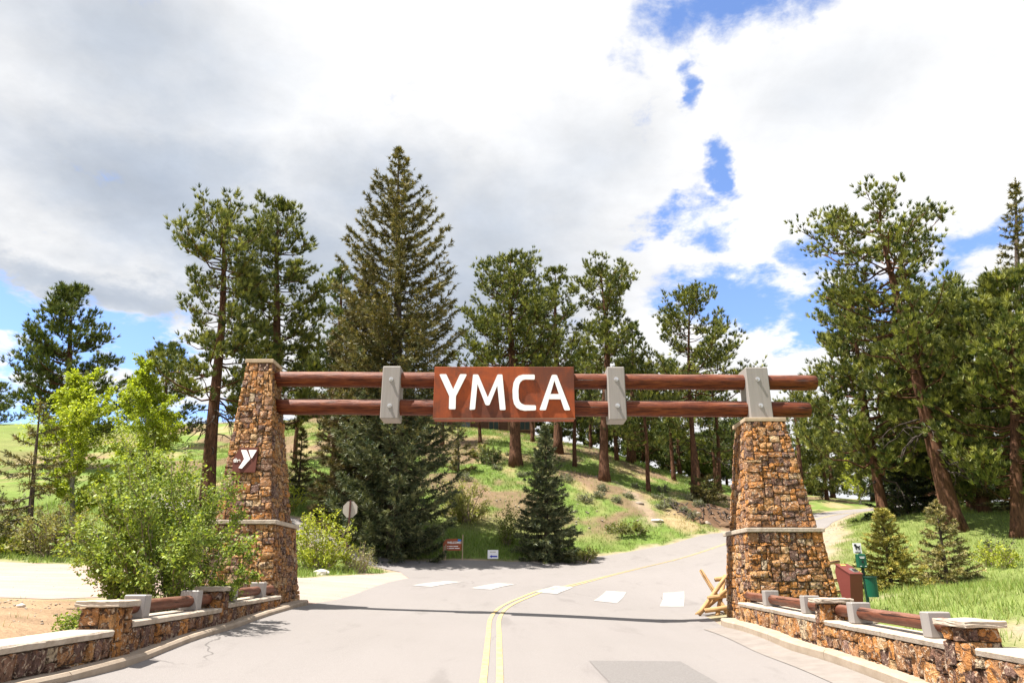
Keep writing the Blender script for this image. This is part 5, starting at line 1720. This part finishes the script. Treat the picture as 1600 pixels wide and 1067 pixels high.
    lid_slab('warning_label', -0.09, 0.05, 0.03, 0.07, 0.027, 0.031, 'bin_label')
    lid_slab('handle_plate', -0.02, 0.13, 0.18, 0.29, 0.027, 0.036, 'bolt_steel')
    lid_slab('hand_opening', 0.02, 0.12, 0.22, 0.28, 0.040, 0.050, 'bin_dark')
    bm = bmesh.new()
    prism(bm, [bp(-0.14, d, z) for d, z in ((-0.085, bot - .003), (-0.085, zg - .1), (0.025, zg - .1), (0.025, bot - .003))], Vector(bp(0.14, 0, 0)) - Vector(bp(-0.14, 0, 0)))
    bm_obj('base', bm, 'bin_dark', root)
    box_obj('foot_slab', (bx + 0.1, by + 0.0, zg + 0.02), (0.7, 0.8, 0.09), 'mortar', root, 0.01, Matrix.Rotation(A, 4, 'Z'))
    for dz in (0.5,):
        bm = bmesh.new()
        c = bp(-W - 0.01, -0.02, bot + 0.10)
        bmesh.ops.create_icosphere(bm, subdivisions=1, radius=0.02, matrix=Matrix.Translation(c))
        bm_obj('screw', bm, 'bolt_steel', root)
    # dog waste station
    px, py = 7.02, 14.5
    zg = ground_at(px, py)
    root = empty('waste_station', (px, py, zg), 'green dog waste station post with white sign, bag box and small bin', 'dog waste station')
    tilt = Matrix.Rotation(R(0), 4, 'Y')
    box_obj('post', (px, py + 0.06, (zg - .2 + 2.25) / 2), (0.05, 0.05, 2.25 - zg + .2), 'station_post', root, 0.005)
    box_obj('sign_plate', (px - 0.085, py - 0.02, 2.20), (0.165, 0.01, 0.20), 'sign_white', root)
    # dog figure on the sign
    bm = bmesh.new()
    c = (px - 0.085, py - 0.028, 2.20)
    dog = [(-.055, .045), (-.04, .07), (-.015, .06), (-.005, .03), (.03, .02), (.05, .035), (.06, .03), (.04, -.005), (.04, -.05), (.022, -.05), (.018, -.015), (-.012, -.012), (-.015, -.05), (-.032, -.05), (-.035, .01), (-.058, .03)]
    prism(bm, [(c[0] + a * 1.1, c[1], c[2] + b + 0.015) for a, b in dog], (0, -0.004, 0))
    bm_obj('dog_figure', bm, 'black_print', root)
    bm = bmesh.new()
    for k in range(2):
        add_box(bm, (c[0], c[1], 2.125 - k * 0.018), (0.12 - 0.03 * k, 0.004, 0.009))
    bm_obj('small_line', bm, 'black_print', root)
    box_obj('bag_box', (px - 0.045, py - 0.02, 1.955), (0.175, 0.11, 0.26), 'station_green', root, 0.012)
    bm = bmesh.new()
    for (a, b, w) in ((0, 2.03, .10), (0, 2.008, .08), (-.045, 1.855, .03), (.05, 1.855, .03)):
        add_box(bm, (px - 0.045 + a, py - 0.079, b), (w, 0.004, 0.012))
    bm_obj('small_line', bm, 'sign_white', root)
    bm = bmesh.new()
    bmesh.ops.create_cone(bm, cap_ends=True, segments=14, radius1=0.022, radius2=0.022, depth=0.006, matrix=Matrix.Translation((px - 0.045, py - 0.08, 1.935)) @ Matrix.Rotation(R(90), 4, 'X'))
    bm_obj('bag_slot', bm, 'black_print', root)
    bm = bmesh.new()
    bmesh.ops.create_cone(bm, cap_ends=True, segments=20, radius1=0.105, radius2=0.115, depth=0.36, matrix=Matrix.Translation((px + 0.055, py - 0.08, 1.46)))
    bmesh.ops.scale(bm, vec=(1, .85, 1), space=Matrix.Translation((-px - 0.055, -py + 0.08, 0)), verts=bm.verts[:])
    bm_obj('bin', bm, 'station_green', root)
    bm = bmesh.new()
    bmesh.ops.create_cone(bm, cap_ends=True, segments=20, radius1=0.124, radius2=0.118, depth=0.025, matrix=Matrix.Translation((px + 0.055, py - 0.08, 1.655)))
    bm_obj('bin_lid', bm, 'station_post', root)
    # buck-and-rail log fence beside the right pier
    fx, fy = 5.2, 19.6
    zg = ground_at(fx, fy)
    root = empty('log_fence', (fx, fy, zg), 'rustic buck fence of crossed peeled logs left of the shorter pier', 'log fence')
    g = lambda x, y: ground_at(x, y)
    logs = [((4.86, 19.3, zg + 0.02), (5.75, 19.55, zg + 0.98)), ((5.62, 19.25, zg + 0.0), (5.16, 19.9, zg + 1.12)), ((4.92, 19.8, zg - .02), (5.72, 19.25, zg + 0.68)),
            ((5.30, 19.2, zg - 0.02), (5.9, 20.2, zg + 0.98)), ((5.45, 19.6, zg + 0.88), (9.2, 20.4, g(9.2, 20.4) + 0.88)), ((5.15, 19.35, zg + 0.42), (9.2, 20.2, g(9.2, 20.2) + 0.42)),
            ((5.0, 19.2, zg + 0.12), (9.0, 19.9, g(9.0, 19.9) + 0.12))]
    for i, (a, b) in enumerate(logs):
        V, T = log_mesh(a, b, 0.062, 10, 8, i, 0.15, 0.05)
        local_obj('log', V, T, 'raw_log', a, b, root)
    # lodge on the hill top
    x0, x1, y0, y1 = -25.0, 2.75, 82.0, 92.0
    zl = 17.7
    root = empty('lodge', ((x0 + x1) / 2, y0, zl), 'long low brown timber lodge on the hill top behind the pines', 'lodge')
    bm = bmesh.new()
    add_box(bm, ((x0 + x1) / 2, (y0 + y1) / 2, zl + 0.7), (x1 - x0, y1 - y0, 5.6))
    bm_obj('wall', bm, 'lodge_siding', root)
    for i in range(9):
        zz = zl + 0.15 + i * 0.36
        box_obj('siding_board', ((x0 + x1) / 2, y0 - 0.03, zz), (x1 - x0, 0.05, 0.33), 'lodge_siding', root, 0.008, Matrix.Rotation(R(3), 4, 'X'))
    for k, wx in enumerate((-23.4, -20.6, -17.4, -14.2, -11.0, -8.4, -5.6, -2.2, 1.55)):
        f = box_obj('window', (wx, y0 - 0.09, zl + 1.5), (1.25, 0.08, 1.35), 'lodge_trim', root, 0.01)
        box_obj('pane', (wx - 0.29, y0 - 0.125, zl + 1.5), (0.52, 0.03, 1.15), 'window_glass', f)
        box_obj('pane', (wx + 0.29, y0 - 0.125, zl + 1.5), (0.52, 0.03, 1.15), 'window_glass', f)
    for wx in (x0 + .1, -12.6, -0.4, x1 - .1):
        box_obj('corner_board', (wx, y0 - 0.10, zl + 0.9), (0.22, 0.10, 5.2), 'lodge_trim', root, 0.01)
    bm = bmesh.new()
    prism(bm, [(x0 - .6, y0 - 0.8, zl + 3.4), (x0 - .6, y1 + .8, zl + 3.4), (x0 - .6, (y0 + y1) / 2, zl + 5.3)], (x1 - x0 + 1.2, 0, 0))
    bm_obj('roof', bm, 'lodge_roof', root)
    # stones and roots of the cut bank, a pale boulder, trail stones
    rng = random.Random(4)
    for i in range(14):
        x, y = rng.uniform(12.3, 17.5), rng.uniform(49.0, 53.5)
        s = rng.uniform(0.14, 0.34)
        rock('rock', (x, y, ground_at(x, y) + 0.05), (s * 1.3, s, s * 0.8), ('grey_rock', 'soil_bank', 'pale_rock')[i % 3], 'loose stone in the eroded cut bank beside the road', 40 + i, 'loose stones in the cut bank')
    root = empty('exposed_roots', (15, 51.5, ground_at(15, 51.5)), 'tangle of bare roots and twigs hanging over the eroded cut bank', 'roots')
    ac = Acc()
    r2 = np.random.default_rng(12)
    for i in range(46):
        x, y = r2.uniform(11.8, 18.2), r2.uniform(50.2, 54.0)
        p = np.array([x, y, ground_at(x, y) + 0.15])
        q = p + np.array([r2.uniform(-.9, .9), r2.uniform(-2.2, -0.8), 0])
        q[2] = ground_at(q[0], q[1]) + r2.uniform(-.05, .25)
        mid = (p + q) / 2 + np.array([r2.uniform(-.3, .3), r2.uniform(-.3, .3), r2.uniform(.05, .4)])
        ac.add(*tube(np.array([p, mid, q]), [0.05, 0.035, 0.015], 5, False))
    ac.obj('roots', 'dead_wood', root, True)
    rock('boulder', (-7.4, 28.2, ground_at(-7.4, 28.2) + 0.05), (0.32, 0.22, 0.14), 'pale_rock', 'pale boulder in the grass in front of the yellow-green shrub', 80)
    rock('rock', (9.3, 51.6, ground_at(9.3, 51.6) + 0.08), (0.34, 0.24, 0.16), 'grey_rock', 'grey stone lying beside the dirt trail', 81)
    rock('rock', (9.9, 48.4, ground_at(9.9, 48.4) + 0.06), (0.42, 0.3, 0.15), 'pale_rock', 'pale flat stone at the foot of the dirt trail', 82)
    for i, (x, y) in enumerate(((-7.4, 10.4), (-6.9, 9.6), (-7.9, 11.9), (-8.6, 11.2), (-6.4, 11.4))):
        rock('rock', (x, y, ground_at(x, y) + 0.02), (0.07, 0.05, 0.035), 'pale_rock', 'small pale stone on the brown earth slope behind the left wall', 90 + i, 'small stones on the earth slope')


make_stone_meshes()
build_terrain()
build_roads()
n_gate = build_gate()
n_wall = build_walls()
print('stones', n_gate, n_wall)
build_props()
build_trees()
build_shrubs()
build_grass()
print('tris', sum(len(o.data.polygons) for o in scene.objects if o.type == 'MESH'))
